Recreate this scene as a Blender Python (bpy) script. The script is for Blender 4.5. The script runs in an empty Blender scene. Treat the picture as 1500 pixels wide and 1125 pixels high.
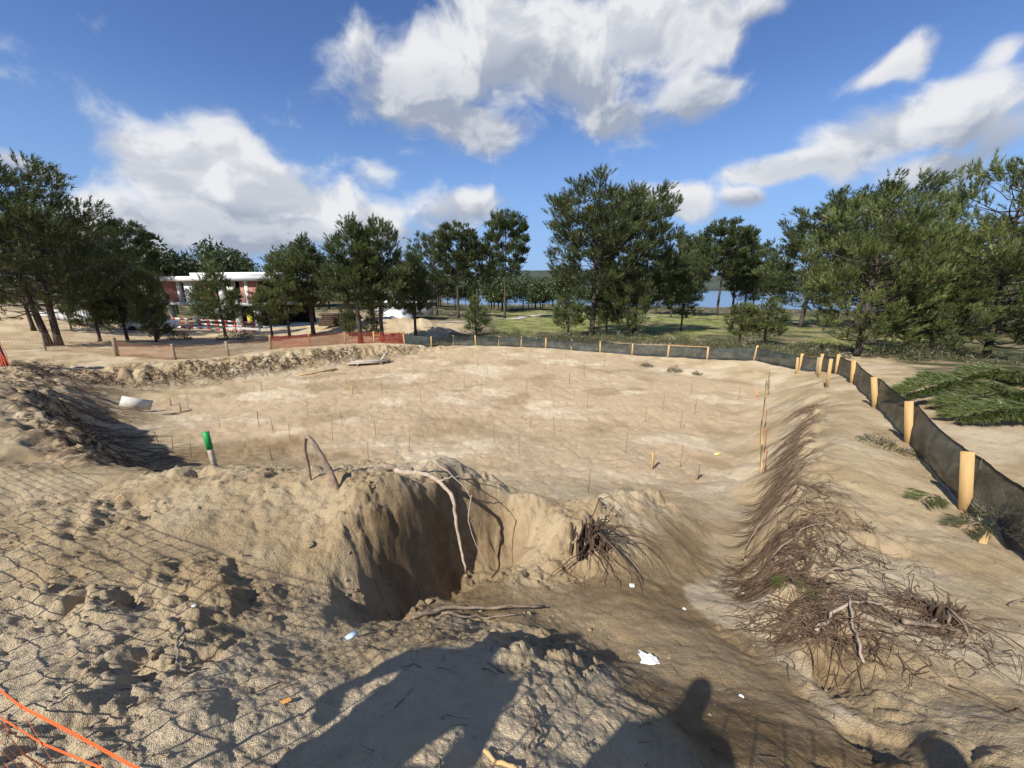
import bpy, bmesh, math, random
import numpy as np
from mathutils import Vector, Matrix, Euler

SC = bpy.context.scene
COL = SC.collection
R = math.radians

# ------------------------------------------------------------------ camera
CAM_Z = 5.6
cam_data = bpy.data.cameras.new('camera')
cam_data.sensor_width = 36.0
cam_data.lens = 36.0 * 565.0 / 1500.0
cam_data.clip_start = 0.02
cam_data.clip_end = 20000
cam = bpy.data.objects.new('camera', cam_data)
COL.objects.link(cam)
cam.location = (0, 0, CAM_Z)
cam.rotation_euler = (R(90 - 14.4), 0, 0)
SC.camera = cam

# ------------------------------------------------------------------ light and exposure
SUN_EL, SUN_AZ = 42.0, 218.5          # azimuth measured clockwise from +Y; the sun stands behind and left
sun_dir = Vector((math.sin(R(SUN_AZ)) * math.cos(R(SUN_EL)), math.cos(R(SUN_AZ)) * math.cos(R(SUN_EL)), math.sin(R(SUN_EL))))
sd = bpy.data.lights.new('sun', 'SUN')
sd.energy = 5.0
sd.angle = R(0.53)
sd.color = (1.0, 0.96, 0.895)
sun = bpy.data.objects.new('sun', sd)
COL.objects.link(sun)
sun.rotation_euler = (-sun_dir).to_track_quat('-Z', 'Y').to_euler()
sun.location = sun_dir * 60
SC.view_settings.view_transform = 'Standard'
SC.view_settings.look = 'None'
SC.view_settings.exposure = 0.45
SC.view_settings.gamma = 1.0
SC.view_settings.use_curve_mapping = False
SC.cycles.use_denoising = True
SC.cycles.max_bounces = 5
SC.cycles.diffuse_bounces = 3
SC.cycles.transparent_max_bounces = 24

# ------------------------------------------------------------------ node helper
class NT:
    def __init__(s, tree):
        s.t = tree
        tree.nodes.clear()
    def n(s, typ, **kw):
        nd = s.t.nodes.new(typ)
        for k, v in kw.items():
            if k.startswith('i_'):
                s.put(nd.inputs[k[2:].replace('_', ' ')], v)
            else:
                setattr(nd, k, v)
        return nd
    def put(s, sock, v):
        if hasattr(v, 'is_linked') or hasattr(v, 'links'):
            s.t.links.new(v, sock)
        else:
            sock.default_value = v
    def math(s, op, a, b=None, c=None, clamp=False):
        nd = s.t.nodes.new('ShaderNodeMath'); nd.operation = op; nd.use_clamp = clamp
        for i, v in enumerate((a, b, c)):
            if v is not None: s.put(nd.inputs[i], v)
        return nd.outputs[0]
    def mix(s, f, a, b, mode='MIX'):
        nd = s.t.nodes.new('ShaderNodeMix'); nd.data_type = 'RGBA'; nd.blend_type = mode
        s.put(nd.inputs[0], f); s.put(nd.inputs[6], a if hasattr(a, 'links') else tuple(a) + (1,) * (4 - len(a))); s.put(nd.inputs[7], b if hasattr(b, 'links') else tuple(b) + (1,) * (4 - len(b)))
        return nd.outputs[2]
    def ramp(s, v, lo, hi, a=0.0, b=1.0, smooth=True):
        nd = s.t.nodes.new('ShaderNodeMapRange')
        nd.interpolation_type = 'SMOOTHSTEP' if smooth else 'LINEAR'
        s.put(nd.inputs[0], v); s.put(nd.inputs[1], lo); s.put(nd.inputs[2], hi); s.put(nd.inputs[3], a); s.put(nd.inputs[4], b)
        return nd.outputs[0]
    def noise(s, vec, scale, detail=4.0, rough=0.55, dist=0.0, dims='3D', lac=2.0):
        nd = s.t.nodes.new('ShaderNodeTexNoise'); nd.noise_dimensions = dims
        if vec is not None: s.put(nd.inputs['Vector'], vec)
        nd.inputs['Scale'].default_value = scale; nd.inputs['Detail'].default_value = detail
        nd.inputs['Roughness'].default_value = rough; nd.inputs['Distortion'].default_value = dist
        nd.inputs['Lacunarity'].default_value = lac
        return nd.outputs[0]
    def vmath(s, op, a, b=None):
        nd = s.t.nodes.new('ShaderNodeVectorMath'); nd.operation = op
        s.put(nd.inputs[0], a)
        if b is not None: s.put(nd.inputs[1], b)
        return nd.outputs[0]
    def comb(s, x, y, z):
        nd = s.t.nodes.new('ShaderNodeCombineXYZ')
        for i, v in enumerate((x, y, z)): s.put(nd.inputs[i], v)
        return nd.outputs[0]

# ------------------------------------------------------------------ sky with cumulus clouds
world = bpy.data.worlds.new('World')
SC.world = world
world.use_nodes = True
w = NT(world.node_tree)
sky = w.n('ShaderNodeTexSky')
sky.sky_type = 'NISHITA'
sky.sun_disc = False
sky.sun_elevation = R(SUN_EL)
sky.sun_rotation = R(SUN_AZ)
sky.altitude = 50
sky.air_density = 1.0
sky.dust_density = 0.2
sky.ozone_density = 1.6
SKY_STRENGTH = 0.09
geo = w.n('ShaderNodeTexCoord')
sep = w.n('ShaderNodeSeparateXYZ')
w.put(sep.inputs[0], geo.outputs['Generated'])
dx, dy, dz = sep.outputs
az = w.math('ARCTAN2', dx, dy)
el = w.math('ARCSINE', dz)
CLOUD_SHADE, CLOUD_LIT = (3.0, 3.4, 4.2), (6.9, 6.95, 7.1)
# (azimuth deg, elevation deg, half width, half height, tilt deg, weight): cumulus banks of the day
CLOUDS = [(1.7, 26.7, 15.7, 5.8, -3.8, 1.0), (-12.1, 22.6, 8.1, 6.4, 2.9, 0.95), (15.7, 26.9, 11.3, 4.2, -1.7, 0.95), (13.1, 19.9, 9.4, 3.7, -9.7, 0.85), (23.2, 21.0, 5.4, 3.0, -9.1, 0.75), (-6.2, 18.9, 8.0, 3.1, 0.7, 0.8), (8.6, 24.0, 9.9, 4.1, -5.1, 0.9), (-17.3, 26.2, 4.0, 3.7, 6.2, 0.75), (-37.6, 11.0, 7.3, 5.7, 7.5, 1.0), (-30.4, 9.1, 12.8, 5.6, -8.8, 1.0), (-42.2, 6.6, 6.9, 4.5, 5.5, 0.95), (-23.3, 7.3, 11.0, 4.7, -5.7, 0.9), (-17.0, 13.0, 3.4, 2.8, 3.5, 0.6), (-35.0, 5.1, 13.2, 3.7, 2.9, 0.9), (-45.3, 7.4, 2.9, 3.1, 7.2, 0.75), (-6.5, 9.6, 7.0, 2.9, 11.3, 0.9), (21.4, 9.6, 5.5, 1.7, -7.9, 0.72), (28.7, 9.3, 2.8, 1.3, -5.2, 0.72), (40.7, 14.6, 6.8, 2.7, 11.5, 0.9), (46.7, 15.3, 4.2, 3.3, -0.8, 0.9), (33.3, 12.2, 6.6, 1.9, 4.5, 0.78), (41.9, 20.5, 3.8, 2.2, 27.2, 0.8), (46.0, 10.8, 5.6, 2.4, -1.0, 0.8), (48.9, 12.3, 2.9, 3.3, -7.3, 0.8), (47.9, 19.0, 1.6, 1.4, -19.1, 0.6), (-48.9, 10.5, 2.8, 1.2, 4.7, 0.78), (27.7, 27.3, 3.9, 1.2, -12.9, 0.65)]
nv = w.n('ShaderNodeTexNoise'); nv.noise_dimensions = '2D'
w.put(nv.inputs['Vector'], w.comb(az, el, 0)); nv.inputs['Scale'].default_value = 5.0; nv.inputs['Detail'].default_value = 2.0
wsep = w.n('ShaderNodeSeparateXYZ'); w.put(wsep.inputs[0], nv.outputs['Color'])
a_w = w.math('ADD', az, w.math('MULTIPLY', w.math('SUBTRACT', wsep.outputs[0], .5), .12))
e_w = w.math('ADD', el, w.math('MULTIPLY', w.math('SUBTRACT', wsep.outputs[1], .5), .085))
best = None; low = None
for (ca, ce, hw, hh, tilt, wt) in CLOUDS:
    ct, st = math.cos(R(tilt)), math.sin(R(tilt))
    da = w.math('SUBTRACT', a_w, R(ca)); de = w.math('SUBTRACT', e_w, R(ce))
    p = w.math('MULTIPLY_ADD', da, ct / R(hw), w.math('MULTIPLY', de, st / R(hw)))
    q = w.math('MULTIPLY_ADD', da, -st / R(hh), w.math('MULTIPLY', de, ct / R(hh)))
    d2 = w.math('MULTIPLY_ADD', p, p, w.math('MULTIPLY', q, q))
    g = w.math('MULTIPLY', w.math('EXPONENT', w.math('MULTIPLY', d2, -0.9)), wt)
    lw = w.math('MULTIPLY', g, q)
    best = g if best is None else w.math('SMOOTH_MAX', best, g, 0.15)
    low = lw if low is None else w.math('ADD', low, lw)
nb = w.noise(w.comb(w.math('MULTIPLY', az, .8), el, 0), 2.1, 2.0, 0.5, dims='2D')
best = w.math('MAXIMUM', best, w.math('MULTIPLY', w.ramp(nb, 0.52, 0.74, 0.0, 0.75), w.ramp(w.math('ABSOLUTE', az), 1.0, 1.3)))
def puff(sa, se):
    return w.noise(w.comb(w.math('ADD', a_w, sa), w.math('MULTIPLY', w.math('ADD', e_w, se), 1.4), 0), 6.0, 6.0, 0.56, dims='2D')
n1 = puff(0, 0)
n2 = puff(-0.03, 0.045)                # a little way towards the sun
dens = w.math('MULTIPLY_ADD', w.math('SUBTRACT', n1, 0.5), 1.25, best)
mask = w.ramp(dens, 0.26, 0.72)
thick = w.ramp(dens, 0.55, 1.2)
lit = w.ramp(w.math('SUBTRACT', n1, n2), -0.16, 0.16)
shade = w.math('MULTIPLY_ADD', lit, 0.55, w.math('MULTIPLY', w.ramp(low, -0.55, 0.55), 0.5))
shade = w.math('SUBTRACT', shade, w.math('MULTIPLY', thick, 0.12))
ccol = w.mix(w.ramp(shade, 0.12, 0.85, smooth=False), CLOUD_SHADE, CLOUD_LIT)
hs = w.n('ShaderNodeHueSaturation'); w.put(hs.inputs['Color'], sky.outputs[0])
hs.inputs['Saturation'].default_value = 1.12; hs.inputs['Value'].default_value = 0.97
tint = w.mix(1.0, hs.outputs[0], (.86, .93, 1.18), 'MULTIPLY')
tint = w.mix(w.ramp(el, 0.0, 0.42, 0.85, 0.0), tint, (2.1, 3.7, 6.6))
final = w.mix(w.math('MULTIPLY', mask, 0.97), tint, ccol)
bg = w.n('ShaderNodeBackground')
w.put(bg.inputs['Color'], final)
bg.inputs['Strength'].default_value = SKY_STRENGTH
wo = w.n('ShaderNodeOutputWorld')
w.put(wo.inputs['Surface'], bg.outputs[0])
world.cycles.sampling_method = 'MANUAL'
world.cycles.sample_map_resolution = 256

# ------------------------------------------------------------------ terrain heights (numpy)
CTRL_LINES = {
    'floor': [(-8.63, 10.85, 0), (-9.62, 11.03, 0), (-14.34, 14.81, 0), (-17.91, 17.56, 0), (-16.51, 19.97, 0), (-14.61, 24.39, 0), (-11.61, 29.34, 0), (-6.65, 33.85, 0), (5.81, 32.43, 0), (10.75, 29.92, 0), (13.68, 25.18, 0.1), (14.33, 20.91, 0.25), (10.37, 14.94, 0.1), (7.08, 10.01, 0.15)],
    'rim_left': [(-27.07, 20.88, 1.5), (-15.98, 12.76, 1.9), (-10.57, 8.76, 2.2), (-7.35, 6.57, 2.4), (-6.18, 6.0, 2.5)],
    'rim_back': [(-27.07, 20.88, 1.5), (-22.88, 19.42, 1.25), (-21.43, 20.78, 1.1), (-18.82, 23.21, 1.0), (-15.63, 26.4, 0.85), (-13.24, 29.64, 0.75), (-10.81, 31.87, 0.5), (-6.82, 34.76, 0.1)],
    'fence_back': [(-10.13, 36.28, 0.25), (-3.34, 37.52, 0), (3.12, 35.0, 0), (9.83, 31.16, 0.05), (14.23, 27.77, 0.3), (16.7, 26.46, 0.55), (17.31, 22.7, 0.6)],
    'fence_right': [(17.31, 22.7, 0.6), (17.71, 21.16, 0.9), (14.68, 16.15, 1.5), (11.78, 11.92, 1.75), (9.63, 8.71, 1.9), (7.43, 5.61, 2.0), (7.01, 4.6, 2.0)],
    'fence_orange': [(-25.4, 24.49, 1.15), (-21.13, 23.77, 1.02), (-18.97, 25.22, 0.97), (-18.27, 28.74, 0.95), (-16.14, 30.37, 0.85), (-14.6, 33.23, 0.7), (-12.54, 35.44, 0.5)],
    'lip_far': [(0.96, 4.82, 2.5), (2.12, 6.36, 2.0), (2.78, 6.72, 1.65)],
    'near_crest': [(-0.46, 1.88, 3.5), (-0.25, 1.94, 3.5), (0.04, 1.97, 3.4), (0.42, 1.85, 3.3), (0.54, 1.82, 3.2)],
    'behind_crest': [(-0.85, 3.05, 2.6), (-0.34, 3.11, 2.5), (0.34, 3.15, 2.42), (0.87, 2.6, 2.55)],
    'channel': [(1.68, 1.63, 3.1), (1.77, 2.21, 2.75), (1.74, 2.62, 2.6), (1.44, 3.17, 2.4), (1.19, 3.75, 2.2), (2.47, 4.77, 1.75), (3.31, 6.04, 1.3), (4.39, 7.59, 0.8), (5.46, 8.95, 0.4)],
    'crest_left': [(-4.72, 3.08, 3.3), (-4.86, 3.76, 3.25), (-4.74, 4.5, 3.2), (-3.85, 4.73, 3.2), (-2.69, 4.63, 3.25), (-1.64, 4.45, 3.3), (-1.08, 4.45, 3.3)],
    'lip_right': [(2.51, 2.55, 2.75), (3.01, 3.58, 2.45), (3.67, 4.56, 2.25), (5.11, 6.33, 1.95), (6.96, 8.57, 1.75), (10.32, 12.47, 1.5), (13.85, 17.21, 1.1)],
    'foot_right': [(2.21, 1.77, 3.0), (2.43, 2.45, 2.62), (2.51, 3.32, 2.25), (3.39, 4.5, 1.75), (4.45, 6.18, 1.2), (5.93, 8.2, 0.6)],
    'lip_left': [(-1.42, 2.95, 2.95), (-1.45, 3.25, 3.15), (-1.12, 3.95, 3.28), (-0.8, 4.7, 3.0)],
    'lip_back': [(-0.8, 4.7, 3.0), (-0.45, 5.15, 2.8), (-0.1, 5.38, 2.58), (0.31, 5.18, 2.48), (0.7, 4.95, 2.5)],
    'hollow': [(-1.2, 3.1, 2.4), (-1.17, 3.32, 2.3), (-0.86, 3.9, 2.1), (-0.56, 4.5, 1.98), (-0.12, 4.78, 1.95), (0.3, 4.58, 2.02)],
    'face': [(-1.3, 3.2, 2.72), (-0.99, 3.92, 2.72), (-0.68, 4.6, 2.48), (-0.3, 4.98, 2.33)],
    'hollow_front': [(-0.95, 3.25, 2.45), (-0.42, 3.75, 2.22), (0.26, 4.1, 2.12), (0.87, 4.2, 2.05)],
    'promontory': [(0.5, 4.72, 2.4), (0.75, 4.72, 2.55), (1.0, 4.85, 2.5), (0.8, 5.3, 2.3)],
    'scarp_left': [(-15.68, 13.16, 0.75), (-10.28, 9.17, 1.05), (-7.08, 6.99, 1.25)],
    'scarp_back': [(-22.57, 19.09, 0.75), (-21.12, 20.45, 0.6), (-18.51, 22.89, 0.5), (-15.29, 26.11, 0.42), (-12.9, 29.34, 0.38), (-10.53, 31.52, 0.25)],
}
CTRL_POINTS =  [(-1.26, 2.3, 3.1), (-1.75, 2.58, 3.2), (-2.12, 2.18, 3.4), (-3.34, 2.96, 3.35), (-2.92, 2.08, 3.5), (-2.36, 1.48, 3.7), (-1.63, 1.26, 3.75), (-1.15, 1.21, 3.75), (-0.7, 1.16, 3.75), (-0.28, 1.13, 3.75), (0.15, 1.23, 3.6), (0.75, 1.5, 3.3), (1.01, 1.38, 3.35), (-2.29, 3.23, 3.3), (-3.38, 3.78, 3.25), (-2.03, 3.78, 3.25), (4.45, 4.35, 2.3), (3.45, 3.29, 2.45), (3.53, 2.97, 2.6), (3.53, 2.45, 2.8), (2.45, 1.74, 3.1), (2.48, 1.41, 3.35), (5.97, 6.07, 2.1), (5.64, 5.1, 2.2), (10.67, 11.71, 1.75), (8.91, 8.51, 1.95), (4.31, 3.07, 2.5), (5.21, 3.34, 2.4), (-11.85, 8.42, 2.5), (-8.41, 6.31, 2.5), (-7.2, 4.83, 2.6), (-6.67, 5.39, 2.55), (-19.55, 14.28, 2.0), (-32.62, 24.37, 1.7), (-33.82, 28.14, 1.35), (-45.15, 35.6, 1.8), (-54.17, 42.59, 2.9), (1.67, 6.51, 1.7), (0.1, 6.2, 1.9), (1.2, 6.3, 1.75)]
CTRL_POINTS += [(0, 0, 3.95), (-3, 0, 3.95), (3, 0, 3.75), (0, -4, 4.0), (-6, -3, 3.9), (6, -3, 3.5), (-8, 1.5, 3.2), (8, 1, 2.5), (11, 4, 2.2), (12, -6, 3), (-14, -4, 3.2),
    (-5, 7.2, 1.9), (-3, 7.3, 1.5), (-1, 7.2, 1.25), (0.8, 7.3, 1.15), (-4.8, 9.2, .7), (-2.5, 9.2, .4), (3.2, 9, .3),
    (-10, 15, .05), (-5, 13, 0), (0, 12, .02), (4, 11.4, .05), (-12, 20, 0), (-5, 20, .03), (2, 20, 0), (8, 18, .05), (-8, 28, 0), (0, 28, 0), (7, 26, 0), (11, 22, .08), (-3.5, 11, .05), (6, 13, 0.02), (-7, 16, 0),
    (16, 12, 2.0), (14, 7, 2.1), (20, 17, 1.8), (12, 3, 2.1), (25, 12, 1.8), (24, 24, 0.9), (20, 30, 0.1), (10, 38, -.1), (0, 42, -.2), (-10, 42, .3), (-22, 32, .8), (-28, 26, 1.3), (-30, 14, 1.9), (-24, 8, 2.3), (-16, 4, 2.6), (-30, -5, 2.5), (25, -8, 2.2), (0, -20, 4), (-20, -25, 3.5), (22, -25, 3)]

_rs = np.random.RandomState(7)
_PERM = _rs.permutation(512)
_PERM = np.concatenate([_PERM, _PERM, _PERM])
_GA = _rs.rand(512) * 2 * np.pi
_GX, _GY = np.cos(_GA), np.sin(_GA)
_RX, _RY, _RV = _rs.rand(512), _rs.rand(512), _rs.rand(512)

def sstep(x, a, b):
    t = np.clip((x - a) / (b - a), 0, 1)
    return t * t * (3 - 2 * t)

def _hash(ix, iy, seed):
    return _PERM[(_PERM[(ix + seed * 37) & 511] + iy) & 511]

def pn(x, y, seed=0):
    ix = np.floor(x).astype(np.int64); iy = np.floor(y).astype(np.int64)
    fx = x - ix; fy = y - iy
    ux = fx * fx * fx * (fx * (fx * 6 - 15) + 10); uy = fy * fy * fy * (fy * (fy * 6 - 15) + 10)
    def g(a, b):
        h = _hash(ix + a, iy + b, seed)
        return _GX[h] * (fx - a) + _GY[h] * (fy - b)
    n0 = g(0, 0) * (1 - ux) + g(1, 0) * ux
    n1 = g(0, 1) * (1 - ux) + g(1, 1) * ux
    return (n0 * (1 - uy) + n1 * uy) * 1.5

def fbm(x, y, oct=4, seed=0, gain=0.5):
    a, s, f = 1.0, 0.0, 1.0
    for o in range(oct):
        s = s + a * pn(x * f + o * 13.1, y * f - o * 7.7, seed + o)
        a *= gain; f *= 2.03
    return s

def cells(x, y, seed=0):
    """distance to the nearest and second jittered cell point and the value of the nearest"""
    ix = np.floor(x).astype(np.int64); iy = np.floor(y).astype(np.int64)
    d1 = np.full(x.shape, 9.0); d2 = np.full(x.shape, 9.0); val = np.zeros(x.shape)
    for a in (-1, 0, 1):
        for b in (-1, 0, 1):
            h = _hash(ix + a, iy + b, seed)
            d = np.hypot(ix + a + _RX[h] - x, iy + b + _RY[h] - y)
            near = d < d1
            d2 = np.where(near, d1, np.minimum(d2, d))
            val = np.where(near, _RV[h], val)
            d1 = np.where(near, d, d1)
    return d1, d2, val

def _dense():
    pts = [tuple(p) for p in CTRL_POINTS]
    for name, l in CTRL_LINES.items():
        for a, b in zip(l[:-1], l[1:]):
            ln = math.hypot(b[0] - a[0], b[1] - a[1])
            step = 0.22 if math.hypot(a[0], a[1]) < 6 else (0.6 if math.hypot(a[0], a[1]) < 14 else 1.4)
            n = max(1, int(round(ln / step)))
            for i in range(n):
                t = i / n
                pts.append(tuple(a[k] + (b[k] - a[k]) * t for k in range(3)))
        pts.append(tuple(l[-1]))
    out = []
    for p in pts:
        if all(math.hypot(p[0] - q[0], p[1] - q[1]) > 0.08 for q in out):
            out.append(p)
    return np.array(out)

_C = _dense()
_mean = 1.5
def _phi(r2):
    return np.sqrt(r2 + 0.006)
_A = _phi((_C[:, None, 0] - _C[None, :, 0]) ** 2 + (_C[:, None, 1] - _C[None, :, 1]) ** 2)
_A[np.arange(len(_C)), np.arange(len(_C))] -= 0.03
_W = np.linalg.solve(_A, _C[:, 2] - _mean)

def base_near(x, y):
    sh = x.shape
    x = x.ravel(); y = y.ravel()
    out = np.empty(len(x))
    cx = _C[:, 0].astype(np.float32); cy = _C[:, 1].astype(np.float32); W = _W.astype(np.float32)
    for i in range(0, len(x), 20000):
        a = x[i:i + 20000, None].astype(np.float32); b = y[i:i + 20000, None].astype(np.float32)
        out[i:i + 20000] = _phi((a - cx) ** 2 + (b - cy) ** 2) @ W
    return (out + _mean).reshape(sh)

def base_far(x, y):
    r = np.hypot(x, y); az = np.degrees(np.arctan2(x, y))
    c = np.interp(r, [30, 60, 100, 200, 320, 400, 1250, 1420, 9000], [0, -.7, -2.2, -6, -10.2, -13, -13, -9, -9])
    m = np.interp(r, [30, 50, 80, 120, 300, 1200, 9000], [.6, .4, .4, 1, 3, 4, 4])
    l = np.interp(r, [30, 50, 57, 69, 100, 300, 1200, 9000], [1.5, 1.5, 1.9, 2.9, 5, 9, 14, 14])
    k1 = sstep(az, -6, -24); k2 = sstep(az, -38, -52)
    z = c * (1 - k1) + m * k1
    z = z * (1 - k2) + l * k2
    z = np.where(np.abs(az) > 95, np.interp(r, [30, 200, 9000], [2.5, 4, 4]), z)
    z = z + fbm(x * .05, y * .05, 3, 5) * .5 * sstep(r, 45, 80)
    return z

PIT = np.array([(p[0], p[1]) for p in CTRL_LINES['floor']] + [(5.2, 9.0), (3, 8.8), (0, 9.2), (-4, 9.6)])
TONGUE = np.array([(2.14, 4.04), (3.25, 5.04), (3.1, 4.16), (2.77, 3.32), (2.38, 2.45), (2.35, 2.03), (2.24, 1.74), (2.03, 1.86), (2.14, 2.37), (2.16, 2.98), (2.03, 3.5)])
WASH = np.array([(0.16, 3.77), (1.26, 4.0), (2.05, 4.76), (3.02, 5.99), (3.41, 5.74), (2.14, 4.04), (2.03, 3.5), (2.16, 2.98), (2.14, 2.37), (2.03, 1.86), (1.8, 1.47), (0.97, 1.32), (0.92, 1.63), (0.71, 2.1), (0.38, 2.46), (-0.32, 2.92), (-0.86, 3.09), (-0.85, 3.66)])
SLOPE = np.array([(5.02, 8.45), (6.35, 8.8), (7.4, 10.0), (4.75, 6.3), (3.2, 4.2), (3.0, 4.9), (3.22, 5.61)])
def poly_sd(x, y, poly):
    """signed distance, positive inside"""
    d = np.full(x.shape, 1e9); ins = np.zeros(x.shape, bool)
    n = len(poly)
    for i in range(n):
        ax, ay = poly[i]; bx, by = poly[(i + 1) % n]
        ex, ey = bx - ax, by - ay
        t = np.clip(((x - ax) * ex + (y - ay) * ey) / (ex * ex + ey * ey), 0, 1)
        d = np.minimum(d, np.hypot(x - ax - t * ex, y - ay - t * ey))
        c = ((ay > y) != (by > y)) & (x < (bx - ax) * (y - ay) / (by - ay + 1e-12) + ax)
        ins ^= c
    return np.where(ins, d, -d)

def line_d(x, y, name):
    l = CTRL_LINES[name]
    d = np.full(x.shape, 1e9)
    for a, b in zip(l[:-1], l[1:]):
        ex, ey = b[0] - a[0], b[1] - a[1]
        t = np.clip(((x - a[0]) * ex + (y - a[1]) * ey) / (ex * ex + ey * ey), 0, 1)
        d = np.minimum(d, np.hypot(x - a[0] - t * ex, y - a[1] - t * ey))
    return d

def terrain(x, y, full=False):
    x = np.asarray(x, float); y = np.asarray(y, float)
    r = np.hypot(x, y)
    # wobble the plan so that no edge runs straight
    face = np.exp(-(line_d(x, y, 'face') / .22) ** 2)
    wx = x + fbm(x * 1.1, y * 1.1, 3, 21) * .10 * sstep(r, .5, 3) * (1 - .8 * face) + fbm(x * .25 + 5, y * .25, 2, 23) * .25 * sstep(r, 8, 16)
    wy = y + fbm(x * 1.1 + 9, y * 1.1, 3, 22) * .10 * sstep(r, .5, 3) * (1 - .8 * face) + fbm(x * .25, y * .25 + 8, 2, 24) * .25 * sstep(r, 8, 16)
    k = sstep(r, 38, 50)
    near = r < 50.5
    z = base_far(x, y)
    bn = np.zeros(x.shape)
    if near.any():
        bn[near] = base_near(wx[near], wy[near])
    z = bn * (1 - k) + z * k
    # sand heaps of the neighbouring plot
    for (hx, hy, hr, hh) in ((-13.5, 46, 4.2, 1.5), (-9.5, 45, 3.0, 1.0), (-20, 49, 4, 1.1), (-17, 43, 3, .7)):
        z = z + hh * np.exp(-((x - hx) ** 2 + (y - hy) ** 2) / hr ** 2) * (1 + .2 * fbm(x * .5, y * .5, 3, 9))
    sdp = poly_sd(x, y, PIT)
    floor = sstep(sdp, -.2, 1.0)
    # inside the pit: tracked, patchy, almost level sand
    zf = fbm(x * .35, y * .35, 3, 31) * .055 + fbm(x * 1.6, y * 1.6, 4, 32) * .028
    d1, d2, cv = cells(x * 2.1 + fbm(x * .9, y * .9, 2, 30) * .5, y * 2.1, 33)
    foot = np.exp(-(d1 / .26) ** 2) * (cv > .4)
    zf = zf - foot * .045 + fbm(x * 7, y * 7, 2, 34) * .008
    # outside: wind-blown and dug sand
    near_f = 1 - sstep(r, 9, 22)
    lump = fbm(x * .8, y * .8, 4, 41) * .075 * (1 - .45 * sstep(r, 6, 10))
    bil = np.abs(fbm(x * 2.2, y * 2.2, 6, 42, .56)) * .10 - .035
    dig = sstep(fbm(x * .7 + 3, y * .7, 3, 43), .12, .55)                  # where the soil was turned over
    e1, e2, ev = cells(x * 3.3 + fbm(x * 4, y * 4, 2, 44) * .22, y * 3.3 + fbm(x * 4 + 4, y * 4, 2, 45) * .22, 46)
    clod = np.clip(.52 - e1, 0, 1) * (ev > .35) * (.4 + ev) * .10
    g1, g2, gv = cells(x * 8.5 + fbm(x * 9, y * 9, 2, 47) * .25, y * 8.5, 48)
    crumb = np.clip(.5 - g1, 0, 1) * (gv > .3) * (.3 + gv) * .06
    h1, h2, hv = cells(x * 1.7 + fbm(x * 1.6, y * 1.6, 2, 49) * .4, y * 1.7 + 7, 50)
    hole = np.exp(-np.clip((h1 + fbm(x * 6, y * 6, 2, 53) * .08) / .2, 0, 9) ** 3) * (hv > .35) * (.3 + hv) * .10
    fine = fbm(x * 9, y * 9, 4, 51, .58) * .011 + fbm(x * 34, y * 34, 2, 52) * .0035 * (1 - sstep(r, 3, 8))
    crest = np.exp(-(line_d(x, y, 'crest_left') / .9) ** 2)
    hol = np.exp(-(line_d(x, y, 'hollow') / .42) ** 2)
    hfr = np.exp(-(line_d(x, y, 'hollow_front') / .38) ** 2)
    beh = np.exp(-(line_d(x, y, 'behind_crest') / .55) ** 2)
    chan = np.exp(-(line_d(x, y, 'channel') / .55) ** 2)
    lipl = np.exp(-(np.minimum(line_d(x, y, 'lip_left'), line_d(x, y, 'lip_back')) / .28) ** 2)
    lipr = np.exp(-(line_d(x, y, 'lip_right') / .45) ** 2) * (1 - sstep(r, 16, 24))
    lipf = np.exp(-(line_d(x, y, 'lip_far') / .5) ** 2)
    rimb = np.exp(-(np.minimum(line_d(x, y, 'rim_back'), line_d(x, y, 'rim_left')) / 1.1) ** 2) * sstep(r, 8, 12)
    nw_ = fbm(x * 1.5, y * 1.5, 4, 64) * .16
    tong = sstep(poly_sd(x, y, TONGUE) + nw_ * .6, -.04, .10); wash = sstep(poly_sd(x, y, WASH) + nw_, -.10, .14); slop = sstep(poly_sd(x, y, SLOPE) + nw_, -.15, .2)
    calm = np.clip(np.maximum(np.maximum(tong, slop), wash * .8), 0, 1)
    turn = np.clip(dig * .75 * (1 - .7 * sstep(r, 5, 9)) + crest * .42 + hfr * .9 + beh * .6 + lipl * .3 + lipf * .7 + lipr * .45 + rimb * .3, 0, 1.25) * (1 - .85 * calm)
    zo = lump * (1 - .6 * calm) + bil * (.16 + .95 * turn) * (1 - .75 * calm) + (clod * 1.0 + crumb) * turn * (.25 + .75 * near_f) - hole * np.clip(dig + crest * .6, 0, 1) * (1 - .8 * sstep(r, 5.5, 9)) * (1 - calm) + fine * (1 - .5 * calm)
    # crumbling edges: short steps where the banks broke away
    stepn = fbm(x * 1.9, y * 1.9, 4, 61)
    zo = zo + (lipl * .05 + lipf * .10 + lipr * .10 + rimb * .16) * np.sign(stepn) * np.abs(stepn) ** .6
    rill = (1 - np.abs(fbm((x + y * .6) * 1.3, (y - x * .6) * .35, 3, 62))) ** 4
    zo = zo - rill * .018 * (1 - calm)
    zo = zo * (1 - sstep(r, 36, 48)) * (1 - .78 * face)
    z = z + zf * floor * (1 - k) + zo * (1 - floor)
    if not full:
        return z
    return z, dict(r=r, sdp=sdp, floor=floor, turn=turn, chan=chan, beh=beh, hol=np.maximum(hol, hfr * .7), lipr=lipr, lipl=lipl, lipf=lipf, rimb=rimb, dig=dig, tong=tong, wash=wash, slop=slop, face=face, k=k, crest=crest)

def hgt(x, y):
    return float(terrain(np.array([x]), np.array([y]))[0])

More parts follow.
